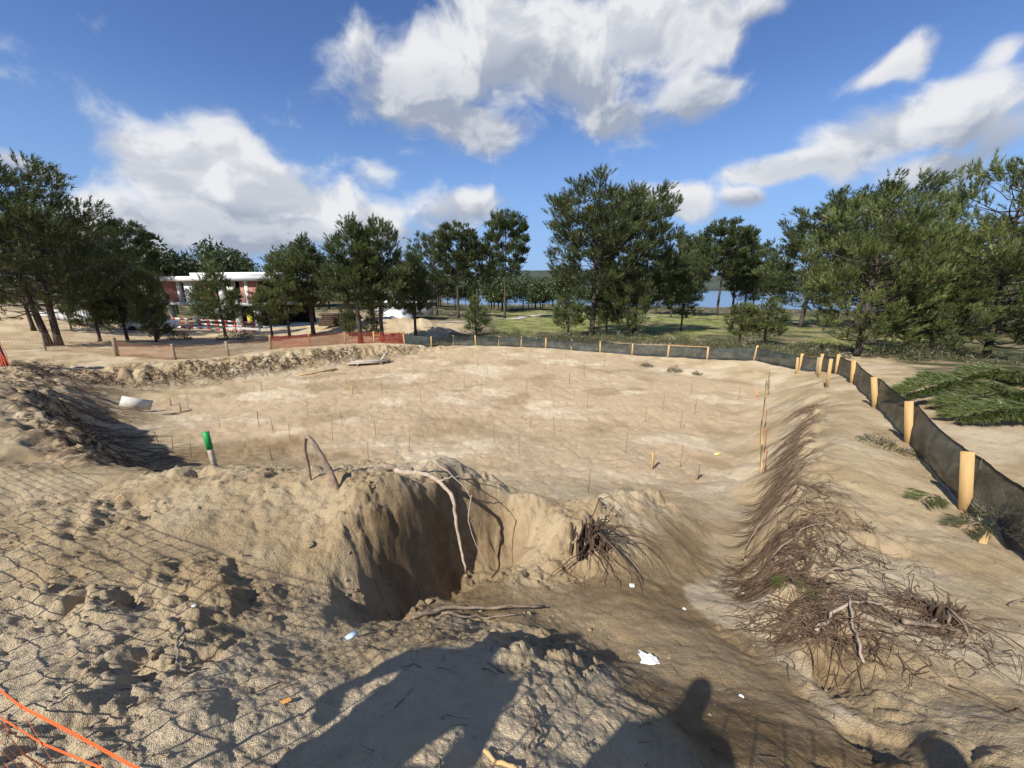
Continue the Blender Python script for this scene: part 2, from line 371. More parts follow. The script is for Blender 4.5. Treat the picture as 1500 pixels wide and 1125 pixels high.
# ------------------------------------------------------------------ mesh helpers
def mesh_np(name, V, F, uvs=None):
    """V (n,3); F list of (k,3) or (k,4) index arrays"""
    me = bpy.data.meshes.new(name)
    V = np.asarray(V, np.float32)
    me.vertices.add(len(V)); me.vertices.foreach_set('co', V.ravel())
    loops, starts, off = [], [], 0
    for f in F:
        f = np.asarray(f, np.int32)
        if len(f) == 0: continue
        loops.append(f.ravel()); starts.append(off + np.arange(len(f)) * f.shape[1]); off += f.size
    loops = np.concatenate(loops); starts = np.concatenate(starts)
    me.loops.add(len(loops)); me.loops.foreach_set('vertex_index', loops)
    me.polygons.add(len(starts)); me.polygons.foreach_set('loop_start', starts.astype(np.int32))
    me.update(calc_edges=True)
    return me

def smooth(me):
    me.polygons.foreach_set('use_smooth', np.ones(len(me.polygons), bool)); me.update()

def fattr(me, name, vals):
    a = me.attributes.new(name, 'FLOAT', 'POINT'); a.data.foreach_set('value', np.asarray(vals, np.float32))

def link(name, me, mat=None, parent=None, label=None, cat=None, group=None, kind=None, loc=None, rot=None):
    o = bpy.data.objects.new(name, me); COL.objects.link(o)
    if mat is not None and me is not None and not me.materials: me.materials.append(mat)
    if parent is not None: o.parent = parent
    if loc is not None: o.location = loc
    if rot is not None: o.rotation_euler = rot
    if label: o['label'] = label
    if cat: o['category'] = cat
    if group: o['group'] = group
    if kind: o['kind'] = kind
    return o

def material(name):
    m = bpy.data.materials.new(name); m.use_nodes = True
    t = NT(m.node_tree)
    out = t.n('ShaderNodeOutputMaterial'); b = t.n('ShaderNodeBsdfPrincipled')
    t.put(out.inputs['Surface'], b.outputs[0])
    return m, t, b, out

# ------------------------------------------------------------------ the ground: one sheet out to the horizon
def make_ground():
    fine = np.arange(-66, 66.001, 0.165)
    ang = np.concatenate([np.arange(-180, -66, 4.0), fine, np.arange(70, 180, 4.0)])
    rad = [0.25]
    while rad[-1] < 9000:
        r = rad[-1]
        rad.append(r * (1.0125 if r < 1.2 else 1.0058 if r < 13 else 1.0075 if r < 42 else 1.03 if r < 400 else 1.2))
    rad = np.array(rad)
    A, Rr = np.meshgrid(np.radians(ang), rad)
    X = Rr * np.sin(A); Y = Rr * np.cos(A)
    Z, m = terrain(X, Y, True)
    nr, na = X.shape
    V = np.stack([X.ravel(), Y.ravel(), Z.ravel()], 1)
    c0 = len(V)
    V = np.vstack([V, [[0, 0, float(Z[0].mean())]]])
    i = np.arange(nr - 1)[:, None] * na; j = np.arange(na)[None, :]; j2 = (j + 1) % na
    Q = np.stack([i + j, i + j2, i + na + j2, i + na + j], -1).reshape(-1, 4)[:, ::-1]
    T = np.stack([np.arange(na), np.full(na, c0), (np.arange(na) + 1) % na], 1)
    me = mesh_np('ground', V, [Q, T]); smooth(me)
    x, y = X, Y
    r = m['r']; az = np.degrees(np.arctan2(x, y))
    nz = fbm(x * .5, y * .5, 4, 71)
    damp_and_shade = np.clip(m['chan'] * 1.4 * (1 - sstep(r, 5.2, 8.5)) + m['beh'] * .8 + m['hol'] * .6 + m['face'] * .9, 0, 1) * sstep(nz, -.7, .05)  # hol and face terms: moist sand, darkened further to stand in for shade
    damp_and_shade += .85 * sstep(np.exp(-(((x + 9) / 3.4) ** 2 + ((y - 12) / 2.2) ** 2)) + nz * .25, .25, .7)
    damp_and_shade += .5 * sstep(fbm(x * .3 + 4, y * .3, 4, 73), .15, .5) * m['floor']
    damp_and_shade += .14 * m['dig'] * (1 - m['floor']) * (r < 8)
    damp_and_shade = np.maximum(damp_and_shade * (1 - m['slop']), m['wash'] * (.75 + .35 * sstep(nz, -.4, .3))) * (1 - m['tong'])
    pale = .9 * sstep(fbm(x * .2 + 2, y * .3, 5, 74, .6), .15, .6) * m['floor'] + .6 * sstep(fbm(x * .4, y * .4, 4, 75), .05, .5) * (1 - m['floor'])
    pale += .8 * np.exp(-(((x - 4) / 3.5) ** 2 + ((y - 9.5) / 1.6) ** 2)) * sstep(nz, -.2, .3)
    pale = np.maximum(pale * (1 - m['wash']), .75 * m['tong'])
    fair = sstep(az, -3.5, -1) * (1 - sstep(az, 47, 50)) * sstep(r + nz * 9, 46, 52) * (1 - sstep(r + nz * 20, 125, 160))
    fair *= 1 - .9 * sstep(fbm(x * .045 + 1, y * .045, 3, 76), .12, .3) * sstep(az, 14, 20)
    wild = sstep(r + nz * 3, 38, 43) * sstep(az, -9, -3) + sstep(r, 62, 90) * (az < -3) * (np.abs(az) < 100)
    wild = np.maximum(wild, sstep(x - .78 * y + nz * 1.5, 4.5, 7.5) * sstep(y, 12.5, 18) * (x > 0))
    litter = np.clip(m['rimb'] * 1.0 * sstep(nz + .25 * m['rimb'], .0, .35), 0, 1) + .55 * m['lipr'] * sstep(fbm(x * 1.4, y * 1.4, 3, 77), -.1, .3)
    litter += .5 * m['lipf'] * sstep(fbm(x * 2, y * 2, 3, 78), .0, .3)
    rim_in = sstep(-m['sdp'], .8, 1.6) * (1 - sstep(-m['sdp'], 3.2, 4.5)) * (x < -5) * (r > 8) * sstep(fbm(x * .6, y * .6, 4, 79), -.25, .15)
    dl = line_d(x, y, 'scarp_left'); db = line_d(x, y, 'scarp_back')
    litter = np.clip(litter + .6 * rim_in * (1 - sstep(y - 22, 0, 6)), 0, 1)
    litter = np.clip(litter + 1.1 * np.exp(-(dl / .75) ** 2) * sstep(nz, -.45, .1) + 1.0 * np.exp(-(db / .85) ** 2) * sstep(fbm(x * .7, y * .7, 3, 83), -.2, .2), 0, 1)
    one = np.zeros(1)
    for nme, arr in (('damp_and_shade', damp_and_shade), ('pale', pale), ('fair', fair), ('wild', np.clip(wild, 0, 1)), ('litter', litter), ('pit', m['floor']), ('nbig', .5 + .45 * fbm(x * .9, y * .9, 4, 81)), ('nwild', .5 + .42 * fbm(x * .4, y * .4, 5, 82, .6))):
        fattr(me, nme, np.concatenate([np.clip(arr, 0, 1).ravel(), one]))
    return me

def ground_material():
    mt, t, b, out = material('sandy_ground')
    at = {k: t.n('ShaderNodeAttribute', attribute_name=k).outputs['Fac'] for k in ('damp_and_shade', 'pale', 'fair', 'wild', 'litter', 'pit', 'nbig', 'nwild')}
    pos = t.n('ShaderNodeNewGeometry').outputs['Position']
    nbig = at['nbig']
    nmid = t.noise(pos, 6, 3, .65)
    nfine = t.noise(pos, 55, 2, .7)
    ngrain = t.noise(pos, 260, 1, .6)
    dry = t.mix(t.ramp(nbig, .3, .7), SAND_A, SAND_B)
    dry = t.mix(t.math('MULTIPLY', at['pit'], .85), dry, t.mix(t.ramp(nmid, .3, .72), PIT_A, PIT_B))
    col = t.mix(t.math('MULTIPLY', at['pale'], t.ramp(nmid, .3, .6, .45, 1.0)), dry, SAND_PALE)
    dm = t.math('MULTIPLY', at['damp_and_shade'], t.ramp(nmid, .25, .6, .55, 1.0))
    col = t.mix(t.math('MULTIPLY', dm, .9), col, t.mix(t.ramp(nbig, .35, .65), DAMP_SHADE_A, DAMP_SHADE_B))  # brown of moist sand, also the shade painted into hollow and face
    # specks: grains, needles and crumbs of bark
    col = t.mix(t.ramp(ngrain, .60, .74, 0, .55), col, t.mix(.5, col, (.16, .11, .07)))
    col = t.mix(t.ramp(ngrain, .40, .27, 0, .45), col, t.mix(.5, col, (.75, .66, .52)))
    col = t.mix(t.ramp(nfine, .62, .72, 0, .45), col, t.mix(.6, col, (.20, .135, .08)))
    lit = t.math('MULTIPLY', at['litter'], t.ramp(nmid, .40, .60))
    col = t.mix(lit, col, t.mix(nfine, (.035, .021, .012), (.115, .075, .043)))
    wcol = t.mix(t.ramp(at['nwild'], .35, .65), (.055, .065, .025), (.17, .135, .075))
    wcol = t.mix(t.ramp(at['nwild'], .72, .8, 0, .8), wcol, (.30, .23, .15))
    col = t.mix(at['wild'], col, wcol)
    gcol = t.mix(t.ramp(at['nwild'], .3, .7), (.135, .155, .042), (.255, .24, .088))
    col = t.mix(at['fair'], col, gcol)
    t.put(b.inputs['Base Color'], col)
    b.inputs['Roughness'].default_value = .95
    b.inputs['Specular IOR Level'].default_value = .15
    h = t.math('ADD', t.math('MULTIPLY', nfine, .6), t.math('MULTIPLY', ngrain, .35))
    h = t.math('ADD', h, t.math('MULTIPLY', nmid, .9))
    bump = t.n('ShaderNodeBump'); bump.inputs['Strength'].default_value = .9; bump.inputs['Distance'].default_value = .04
    t.put(bump.inputs['Height'], h); t.put(b.inputs['Normal'], bump.outputs[0])
    return mt
SAND_A, SAND_B, SAND_PALE = (.405, .297, .165), (.51, .392, .235), (.63, .52, .355)
PIT_A, PIT_B = (.44, .318, .19), (.53, .40, .258)
DAMP_SHADE_A, DAMP_SHADE_B = (.19, .122, .055), (.27, .182, .09)
ground = link('ground', make_ground(), ground_material(), kind='structure')

# ------------------------------------------------------------------ materials for things
def simple_mat(name, a, b, scale=8.0, rough=.8, bump=.0, stretch=None, spec=.3, detail=5):
    m, t, bs, out = material(name)
    tc = t.n('ShaderNodeTexCoord').outputs['Object']
    if stretch: tc = t.vmath('MULTIPLY', tc, stretch)
    n = t.noise(tc, scale, detail, .6)
    t.put(bs.inputs['Base Color'], t.mix(t.ramp(n, .28, .72), a, b))
    bs.inputs['Roughness'].default_value = rough; bs.inputs['Specular IOR Level'].default_value = spec
    if bump:
        bp = t.n('ShaderNodeBump'); bp.inputs['Strength'].default_value = bump; bp.inputs['Distance'].default_value = .01
        t.put(bp.inputs['Height'], n); t.put(bs.inputs['Normal'], bp.outputs[0])
    return m

def leaf_mat(name, a, b, c, transl=.28, attr='tint'):
    m, t, bs, out = material(name)
    tint = t.n('ShaderNodeAttribute', attribute_name=attr).outputs['Fac']
    rnd = t.n('ShaderNodeObjectInfo').outputs['Random']
    col = t.mix(tint, a, b)
    col = t.mix(t.math('MULTIPLY', rnd, .35), col, c)
    t.put(bs.inputs['Base Color'], col)
    bs.inputs['Roughness'].default_value = .42; bs.inputs['Specular IOR Level'].default_value = .5
    tr = t.n('ShaderNodeBsdfTranslucent'); t.put(tr.inputs['Color'], col)
    mx = t.n('ShaderNodeMixShader'); mx.inputs[0].default_value = transl
    t.put(mx.inputs[1], bs.outputs[0]); t.put(mx.inputs[2], tr.outputs[0]); t.put(out.inputs['Surface'], mx.outputs[0])
    return m

M = {}
M['needle'] = leaf_mat('pine_needles', (.024, .042, .013), (.15, .18, .055), (.085, .10, .04))
M['needle_young'] = leaf_mat('young_pine_needles', (.04, .066, .018), (.235, .265, .08), (.14, .15, .055))
M['leaf'] = leaf_mat('scrub_leaves', (.045, .055, .022), (.15, .15, .065), (.12, .10, .055), .2)
M['bark'] = simple_mat('pine_bark', (.035, .027, .021), (.115, .088, .070), 14, .95, .6, (1, 1, .25))
M['twig'] = simple_mat('grey_twigs', (.13, .105, .085), (.25, .21, .175), 12, .9)
M['shoot'] = simple_mat('shoots', (.22, .13, .06), (.36, .23, .11), 5, .8)
M['wood'] = simple_mat('stake_wood', (.40, .25, .095), (.57, .375, .17), 9, .75, .25, (1, 1, .08))
M['wood_old'] = simple_mat('weathered_wood', (.22, .165, .11), (.36, .28, .19), 9, .85, .3, (1, 1, .1))
M['wood_orange'] = simple_mat('orange_stake', (.58, .24, .07), (.68, .33, .12), 9, .75)
M['plank'] = simple_mat('grey_planks', (.33, .28, .22), (.52, .46, .37), 7, .85, .2, (.15, 1, 1))
M['rust'] = simple_mat('rusty_steel', (.10, .055, .030), (.21, .125, .075), 30, .8)
M['root'] = simple_mat('root_bark', (.15, .105, .07), (.31, .23, .165), 18, .9, .5)
M['root_pale'] = simple_mat('pale_root', (.30, .225, .16), (.46, .37, .28), 16, .85, .5)
M['fibre'] = simple_mat('root_fibre', (.075, .045, .027), (.175, .115, .072), 6, .95)
M['stump'] = simple_mat('stump_wood', (.025, .017, .012), (.12, .08, .05), 11, .95, .8, (1, 1, .3))
M['green_paint'] = simple_mat('green_paint', (.01, .22, .05), (.02, .30, .08), 7, .5)
M['red_paint'] = simple_mat('red_paint', (.55, .03, .02), (.65, .06, .03), 7, .5)
M['white_board'] = simple_mat('pale_board', (.50, .46, .38), (.68, .64, .55), 5, .8)
M['plastic_white'] = simple_mat('white_plastic', (.70, .70, .68), (.82, .82, .80), 12, .45)
M['plastic_blue'] = simple_mat('pale_blue_plastic', (.45, .60, .66), (.62, .72, .76), 12, .4)
M['yellow'] = simple_mat('yellow_plastic', (.62, .50, .06), (.72, .6, .1), 9, .5)
M['leaf_orange'] = simple_mat('dry_leaf', (.50, .22, .05), (.62, .32, .09), 20, .7)
M['net_orange'] = simple_mat('orange_netting', (.62, .10, .025), (.74, .17, .045), 3, .5)
M['net_red'] = simple_mat('red_netting', (.36, .055, .028), (.46, .085, .04), 3, .55)
M['net_brown'] = simple_mat('faded_netting', (.15, .055, .032), (.23, .09, .05), 3, .6)
M['net_blue'] = simple_mat('blue_sleeve', (.05, .075, .13), (.08, .11, .19), 5, .7)
M['concrete'] = simple_mat('concrete', (.40, .39, .37), (.54, .53, .50), 3, .9, .1)
M['render_white'] = simple_mat('white_slab', (.66, .66, .64), (.78, .78, .76), 2, .85)
M['inside_shade'] = simple_mat('painted_inside_shade', (.014, .013, .012), (.03, .028, .026), 2, .95)  # near-black so that the walls carry the deep shade inside the house
M['steel'] = simple_mat('grey_steel', (.16, .165, .17), (.24, .25, .26), 6, .6)
M['tape_red'] = simple_mat('barrier_red', (.50, .06, .045), (.60, .10, .07), 4, .5)
M['tape_white'] = simple_mat('barrier_white', (.68, .66, .64), (.80, .78, .76), 4, .5)
M['sand_clod'] = None
def brick_mat():
    m, t, bs, out = material('red_brick')
    tc = t.n('ShaderNodeTexCoord').outputs['Object']
    br = t.n('ShaderNodeTexBrick'); t.put(br.inputs['Vector'], t.vmath('MULTIPLY', tc, (1, 1, 1)))
    sp = t.n('ShaderNodeSeparateXYZ'); t.put(sp.inputs[0], tc)
    t.put(br.inputs['Vector'], t.comb(t.math('ADD', sp.outputs[0], sp.outputs[1]), sp.outputs[2], 0))
    br.inputs['Scale'].default_value = 1.0; br.inputs['Brick Width'].default_value = .42; br.inputs['Row Height'].default_value = .24; br.inputs['Mortar Size'].default_value = .022
    br.inputs['Color1'].default_value = (.40, .125, .075, 1); br.inputs['Color2'].default_value = (.30, .09, .055, 1); br.inputs['Mortar'].default_value = (.42, .34, .29, 1)
    n = t.noise(tc, 3, 4, .6)
    t.put(bs.inputs['Base Color'], t.mix(t.ramp(n, .3, .7, 0, .45), br.outputs['Color'], (.47, .24, .18)))
    bs.inputs['Roughness'].default_value = .9
    return m
M['brick'] = brick_mat()
def mesh_cloth():
    m, t, bs, out = material('black_shade_cloth')
    tc = t.n('ShaderNodeTexCoord').outputs['Object']
    n = t.noise(tc, 2.2, 5, .65)
    weave = t.noise(t.vmath('MULTIPLY', tc, (90, 90, 30)), 1.0, 1, .5)
    t.put(bs.inputs['Base Color'], t.mix(t.ramp(n, .35, .7), (.014, .020, .019), (.045, .055, .048)))
    bs.inputs['Roughness'].default_value = .7
    tr = t.n('ShaderNodeBsdfTransparent'); tr.inputs['Color'].default_value = (.9, .95, .9, 1)
    mx = t.n('ShaderNodeMixShader')
    t.put(mx.inputs[0], t.math('ADD', t.ramp(weave, .35, .65, .03, .17), t.ramp(n, .3, .7, -.02, .08)))
    t.put(mx.inputs[1], bs.outputs[0]); t.put(mx.inputs[2], tr.outputs[0]); t.put(out.inputs['Surface'], mx.outputs[0])
    return m
M['shade_cloth'] = mesh_cloth()
M['hem'] = simple_mat('black_hem', (.010, .014, .016), (.022, .028, .032), 6, .7)

# ------------------------------------------------------------------ shape builders
class MB:
    """collects shapes into one mesh"""
    def __init__(s): s.V = []; s.F4 = []; s.F3 = []; s.n = 0; s.tint = []
    def add(s, V, F4=None, F3=None, tint=0.5):
        V = np.asarray(V, float).reshape(-1, 3)
        if F4 is not None and len(F4): s.F4.append(np.asarray(F4) + s.n)
        if F3 is not None and len(F3): s.F3.append(np.asarray(F3) + s.n)
        s.V.append(V); s.n += len(V)
        s.tint.append(np.broadcast_to(np.asarray(tint, float), (len(V),)))
        return s
    def box(s, c, size, rot=None, jit=0, rng=None):
        h = np.array([[-1, -1, -1], [1, -1, -1], [1, 1, -1], [-1, 1, -1], [-1, -1, 1], [1, -1, 1], [1, 1, 1], [-1, 1, 1]], float) * np.array(size) / 2
        if jit: h += (rng or np.random.RandomState(1)).uniform(-jit, jit, h.shape)
        if rot is not None: h = h @ np.array(Euler(rot).to_matrix()).T
        return s.add(h + np.array(c), [[0, 3, 2, 1], [4, 5, 6, 7], [0, 1, 5, 4], [1, 2, 6, 5], [2, 3, 7, 6], [3, 0, 4, 7]])
    def tube(s, pts, rad, sides=6, cap=True, tint=.5):
        P = np.asarray(pts, float); n = len(P)
        rad = np.broadcast_to(np.asarray(rad, float), (n,))
        T = np.gradient(P, axis=0); T /= np.linalg.norm(T, axis=1)[:, None] + 1e-9
        ref = np.array([0, 0, 1.0]) if abs(T[0, 2]) < .9 else np.array([1.0, 0, 0])
        U = np.cross(T, ref); U /= np.linalg.norm(U, axis=1)[:, None] + 1e-9
        W = np.cross(T, U)
        a = np.arange(sides) * 2 * np.pi / sides
        V = P[:, None, :] + rad[:, None, None] * (np.cos(a)[None, :, None] * U[:, None, :] + np.sin(a)[None, :, None] * W[:, None, :])
        i = np.arange(n - 1)[:, None] * sides; j = np.arange(sides)[None, :]; j2 = (j + 1) % sides
        Q = np.stack([i + j, i + j2, i + sides + j2, i + sides + j], -1).reshape(-1, 4)
        F3 = []
        V = V.reshape(-1, 3)
        if cap:
            V = np.vstack([V, P[0], P[-1]]); c0, c1 = n * sides, n * sides + 1
            F3 = [[c0, (k + 1) % sides, k] for k in range(sides)] + [[c1, (n - 1) * sides + k, (n - 1) * sides + (k + 1) % sides] for k in range(sides)]
        return s.add(V, Q, F3, tint)
    def ribbon(s, pts, wvec, tint=.5):
        P = np.asarray(pts, float); wv = np.asarray(wvec, float)
        n = len(P); V = np.vstack([P - wv / 2, P + wv / 2])
        i = np.arange(n - 1)
        return s.add(V, np.stack([i, i + 1, i + 1 + n, i + n], 1), None, tint)
    def mesh(s, name, sm=False, tint=False):
        me = mesh_np(name, np.vstack(s.V), [f for f in ([np.vstack(s.F4)] if s.F4 else []) + ([np.vstack(s.F3)] if s.F3 else [])])
        if sm: smooth(me)
        if tint: fattr(me, 'tint', np.concatenate(s.tint))
        return me

def empty(name, loc, label=None, cat=None, group=None, rz=0):
    o = bpy.data.objects.new(name, None); COL.objects.link(o)
    o.location = loc; o.rotation_euler = (0, 0, rz); o.empty_display_size = .2
    if label: o['label'] = label
    if cat: o['category'] = cat
    if group: o['group'] = group
    return o

def blades(mb, P, D, L, Wd, rng, tint):
    """thin triangles: base P, direction D (n,3), length L, width Wd"""
    n = len(P)
    side = np.cross(D, rng.normal(size=(n, 3))); side /= np.linalg.norm(side, axis=1)[:, None] + 1e-9
    V = np.empty((n, 3, 3))
    V[:, 0] = P - side * (Wd / 2)[:, None]; V[:, 1] = P + side * (Wd / 2)[:, None]; V[:, 2] = P + D * L[:, None]
    mb.add(V.reshape(-1, 3), None, np.arange(3 * n).reshape(-1, 3), np.repeat(tint, 3))

# ------------------------------------------------------------------ pines
def pine(seed, H, crown0, radius, shape, ntuft, needles, nl, nw, tuft_len=.34, lean=0.0, twin=False, up=.55, bare=.45, whorl=.5, dead=6):
    """one pine of height H: returns (trunk mesh, crown mesh, shoots mesh); crown from crown0*H to H"""
    rng = np.random.RandomState(seed)
    wood = MB(); tuftP, tuftD, tuftS, ctint = [], [], [], []
    stems = [(0.0, 0.0, 1.0)] if not twin else [(-.22, 0, 1.0), (.22, .05, .86)]
    total = []
    for si, (sx, sy, hs) in enumerate(stems):
        h = H * hs
        nseg = 14
        t = np.linspace(0, 1, nseg)
        a0 = rng.rand() * 6.28
        wob = np.cumsum(rng.normal(0, .012 * h / 3, (nseg, 2)), 0) * (t[:, None] ** .7)
        ln = lean * (t ** 1.4) * h
        px = sx + wob[:, 0] + ln + (sx * 2.2 * t * (1 if twin else 0)); py = sy + wob[:, 1] + .3 * ln
        trunk = np.stack([px, py, t * h], 1); trunk[0, 2] = -.35
        r0 = .013 * H + .045
        rad = r0 * (1 - t) ** .75 + .012; rad[0] *= 1.35
        wood.tube(trunk, rad, 9, tint=.4)
        z0 = crown0 * h
        nwh = max(5, int((h - z0) / whorl))
        for k in range(nwh):
            tt = (k + rng.rand() * .6) / nwh
            z = z0 + (h - z0) * tt * .97
            c = np.array([np.interp(z / h, t, px), np.interp(z / h, t, py), z])
            if shape == 'dome':
                pr = math.sqrt(max(0.02, 1 - ((tt - .38) / .66) ** 2)) if tt > .38 else .62 + tt
            elif shape == 'cone':
                pr = (1 - tt) ** .72 * (.55 + .45 * min(1, tt / .14)) + .05
            else:
                pr = math.sqrt(max(.02, 1 - tt ** 2.2)) * (.6 + .4 * min(1, tt / .3))
            nb = rng.randint(4, 7)
            ph = rng.rand() * 6.28
            for b in range(nb):
                az = ph + b * 6.283 / nb + rng.normal(0, .25)
                L = radius * pr * rng.uniform(.62, 1.1) * (1.0 if si == 0 else .9)
                if shape == 'dome' and rng.rand() < .16: L *= .5
                elev = up * (.25 + .9 * tt) + rng.normal(0, .12)
                n = 6
                u = np.linspace(0, 1, n)
                out = L * u * math.cos(elev); rise = L * (u * math.sin(elev) + .16 * u ** 2.2 - .10 * np.sin(u * 3.1) * (1 - tt))
                bend = rng.normal(0, .10) * L * u ** 2
                P = c + np.stack([np.cos(az) * out - np.sin(az) * bend, np.sin(az) * out + np.cos(az) * bend, rise], 1)
                P[1:] += rng.normal(0, .02 * L, (n - 1, 3))
                wood.tube(P, np.linspace(.010 * L + .012, .006, n), 4, cap=False, tint=.6)
                total.append((P, L, tt, az))
        for k in range(dead):
            z = h * rng.uniform(.12, max(.16, crown0 + .12)); az = rng.rand() * 6.28; L = rng.uniform(.25, .6) * radius * .6
            c = np.array([np.interp(z / h, t, px), np.interp(z / h, t, py), z])
            u = np.linspace(0, 1, 4)[:, None]
            wood.tube(c + u * np.array([math.cos(az) * L, math.sin(az) * L, -.08 * L]) + rng.normal(0, .03 * L, (4, 3)), [.02, .014, .010, .004], 4, cap=False, tint=.8)
        total.append((trunk[-4:], (h - z0) * .12, 1.0, 0))
    tot = sum(L * (.35 + L) for _, L, _, _ in total)
    for P, L, tt, az in total:
        nt = max(3, int(round(ntuft * L * (.35 + L) / tot)))
        ncl = max(2, int(round(nt / 11)))
        cu = bare + (1 - bare) * rng.rand(ncl) ** .7; cu[0] = 1.0
        f = cu * (len(P) - 1); i = np.minimum(f.astype(int), len(P) - 2); fr = (f - i)[:, None]
        c = P[i] * (1 - fr) + P[i + 1] * fr
        ax = P[i + 1] - P[i]; ax /= np.linalg.norm(ax, axis=1)[:, None]
        sd = rng.normal(size=(ncl, 3)) * np.array([1, 1, .75]); sd -= (sd * ax).sum(1)[:, None] * ax; sd /= np.linalg.norm(sd, axis=1)[:, None] + 1e-9
        off = (rng.rand(ncl) ** .8) * (.10 + .34 * L) * (1.12 - .75 * cu)
        ctr = c + sd * off[:, None] + ax * (off * .6)[:, None] + np.array([0, 0, .25]) * off[:, None]
        ci = rng.randint(0, ncl, nt); ci[:ncl] = np.arange(ncl)
        cs = .10 + .042 * min(L, 4)
        jit = rng.normal(0, cs, (nt, 3)) * np.array([1, 1, .6])
        tp = ctr[ci] + jit; tp[0] = P[-1]
        d = ax[ci] * .7 + sd[ci] * .55 + jit / cs * .35 + np.array([0, 0, .62 * up + .55]); d /= np.linalg.norm(d, axis=1)[:, None]
        c = c[ci]; off = off[ci]
        ctint.append(np.clip(rng.normal(.45, .16, ncl), 0, 1)[ci])
        big = off > .28
        for q in np.nonzero(big)[0][::2]:
            wood.tube(np.stack([c[q], (c[q] + tp[q]) / 2 + [0, 0, -.03], tp[q]]), [.011, .008, .005], 3, cap=False, tint=.6)
        tuftP.append(tp); tuftD.append(d); tuftS.append(rng.uniform(.75, 1.25, nt))
    TP = np.vstack(tuftP); TD = np.vstack(tuftD); TS = np.concatenate(tuftS); n = len(TP)
    tint_t = np.clip(np.concatenate(ctint) + rng.normal(0, .12, n), 0, 1)
    crown = MB()
    k = needles
    Pn = np.repeat(TP, k, 0); Dn = np.repeat(TD, k, 0); S = np.repeat(TS, k)
    al = rng.rand(n * k)
    base = Pn + Dn * (al * tuft_len * S)[:, None]
    rv = rng.normal(size=(n * k, 3)); rv -= (rv * Dn).sum(1)[:, None] * Dn; rv /= np.linalg.norm(rv, axis=1)[:, None] + 1e-9
    spread = rng.uniform(.30, .95, n * k) * (1.2 - .65 * al)
    nd = Dn * np.cos(spread)[:, None] + rv * np.sin(spread)[:, None] + np.array([0, 0, -.05])
    nd /= np.linalg.norm(nd, axis=1)[:, None]
    blades(crown, base, nd, nl * S * rng.uniform(.7, 1.15, n * k), nw * rng.uniform(.7, 1.3, n * k), rng, np.clip(np.repeat(tint_t, k) + rng.normal(0, .12, n * k), 0, 1))
    shoots = MB()
    upi = np.nonzero((TD[:, 2] > .62))[0]
    upi = upi[rng.rand(len(upi)) < .16][:160]
    for q in upi:
        d = np.array([TD[q, 0] * .25, TD[q, 1] * .25, 1.0]); e = TP[q] + TD[q] * tuft_len * .8
        shoots.tube(np.stack([e, e + d * .16, e + d * rng.uniform(.22, .36)]), [.016, .013, .004], 4, cap=False)
    return wood.mesh('pine_trunk', True), crown.mesh('pine_crown', False, True), shoots.mesh('pine_shoots') if len(upi) else None

PROTO = {}
PROTO['young'] = pine(11, 9.6, .10, 4.1, 'col', 2500, 30, .27, .034, .52, up=.5, bare=.30, whorl=.40, dead=10)
PROTO['young_wide'] = pine(12, 10.5, .08, 4.9, 'col', 2800, 30, .28, .036, .56, lean=.05, up=.42, bare=.32, whorl=.42, dead=12)
PROTO['dome'] = pine(13, 16.5, .25, 5.6, 'dome', 3600, 22, .38, .056, .66, up=.62, bare=.40, whorl=.55, dead=9)
PROTO['dome_b'] = pine(14, 16.5, .20, 6.0, 'dome', 3600, 22, .38, .058, .66, lean=.04, up=.55, bare=.40, whorl=.55, dead=12)
PROTO['umbrella'] = pine(15, 19, .44, 5.4, 'dome', 2800, 16, .46, .10, .70, up=.60, bare=.42, whorl=.55, dead=10)
PROTO['slim'] = pine(16, 10.2, .28, 2.35, 'cone', 2300, 20, .25, .040, .38, up=.62, bare=.2, whorl=.36, dead=14)
PROTO['slim_b'] = pine(17, 10.2, .24, 2.6, 'col', 2400, 20, .25, .040, .38, lean=.015, up=.6, bare=.24, whorl=.38, dead=12)
PROTO['small'] = pine(18, 6.0, .24, 1.95, 'col', 1300, 20, .23, .036, .34, up=.55, bare=.22, whorl=.32, dead=8)
PROTO['small_b'] = pine(19, 6.0, .20, 2.1, 'cone', 1200, 20, .23, .036, .34, lean=.04, up=.6, bare=.22, whorl=.32, dead=6)
PROTO['sapling'] = pine(20, 3.2, .06, 1.0, 'cone', 520, 20, .19, .028, .26, up=.75, bare=.2, whorl=.24, dead=2)
PROTO['twin'] = pine(21, 11.4, .22, 4.3, 'dome', 4200, 20, .27, .042, .42, lean=-.05, twin=True, up=.5, bare=.32, whorl=.45, dead=10)

def place_pine(kind, x, y, h, wide, label, group, young=False, rz=None, z=None, shoots=False):
    tr, cr, sh = PROTO[kind]
    hp = HP[kind]
    zz = hgt(x, y) if z is None else z
    o = empty('pine_tree', (x, y, zz - .05), label, 'tree', group, rz if rz is not None else random.uniform(0, 6.28))
    s = h / hp
    o.scale = (s * wide, s * wide, s)
    key = 'needle_young' if young else 'needle'
    link('trunk', tr, M['bark'], o)
    c = link('crown', cr, M['needle'], o)
    if young:
        c.material_slots[0].link = 'OBJECT'; c.material_slots[0].material = M['needle_young']
    if shoots and sh: link('shoots', sh, M['shoot'], c, kind='stuff')
    return o
HP = dict(young=9.6, young_wide=10.5, dome=16.5, dome_b=16.5, umbrella=19, slim=10.2, slim_b=10.2, small=6.0, small_b=6.0, sapling=3.2, twin=11.4)
random.seed(5)
GF, GB, GL = 'pines behind the orange netting fence', 'pines beyond the black mesh fence', 'pines on the golf course'
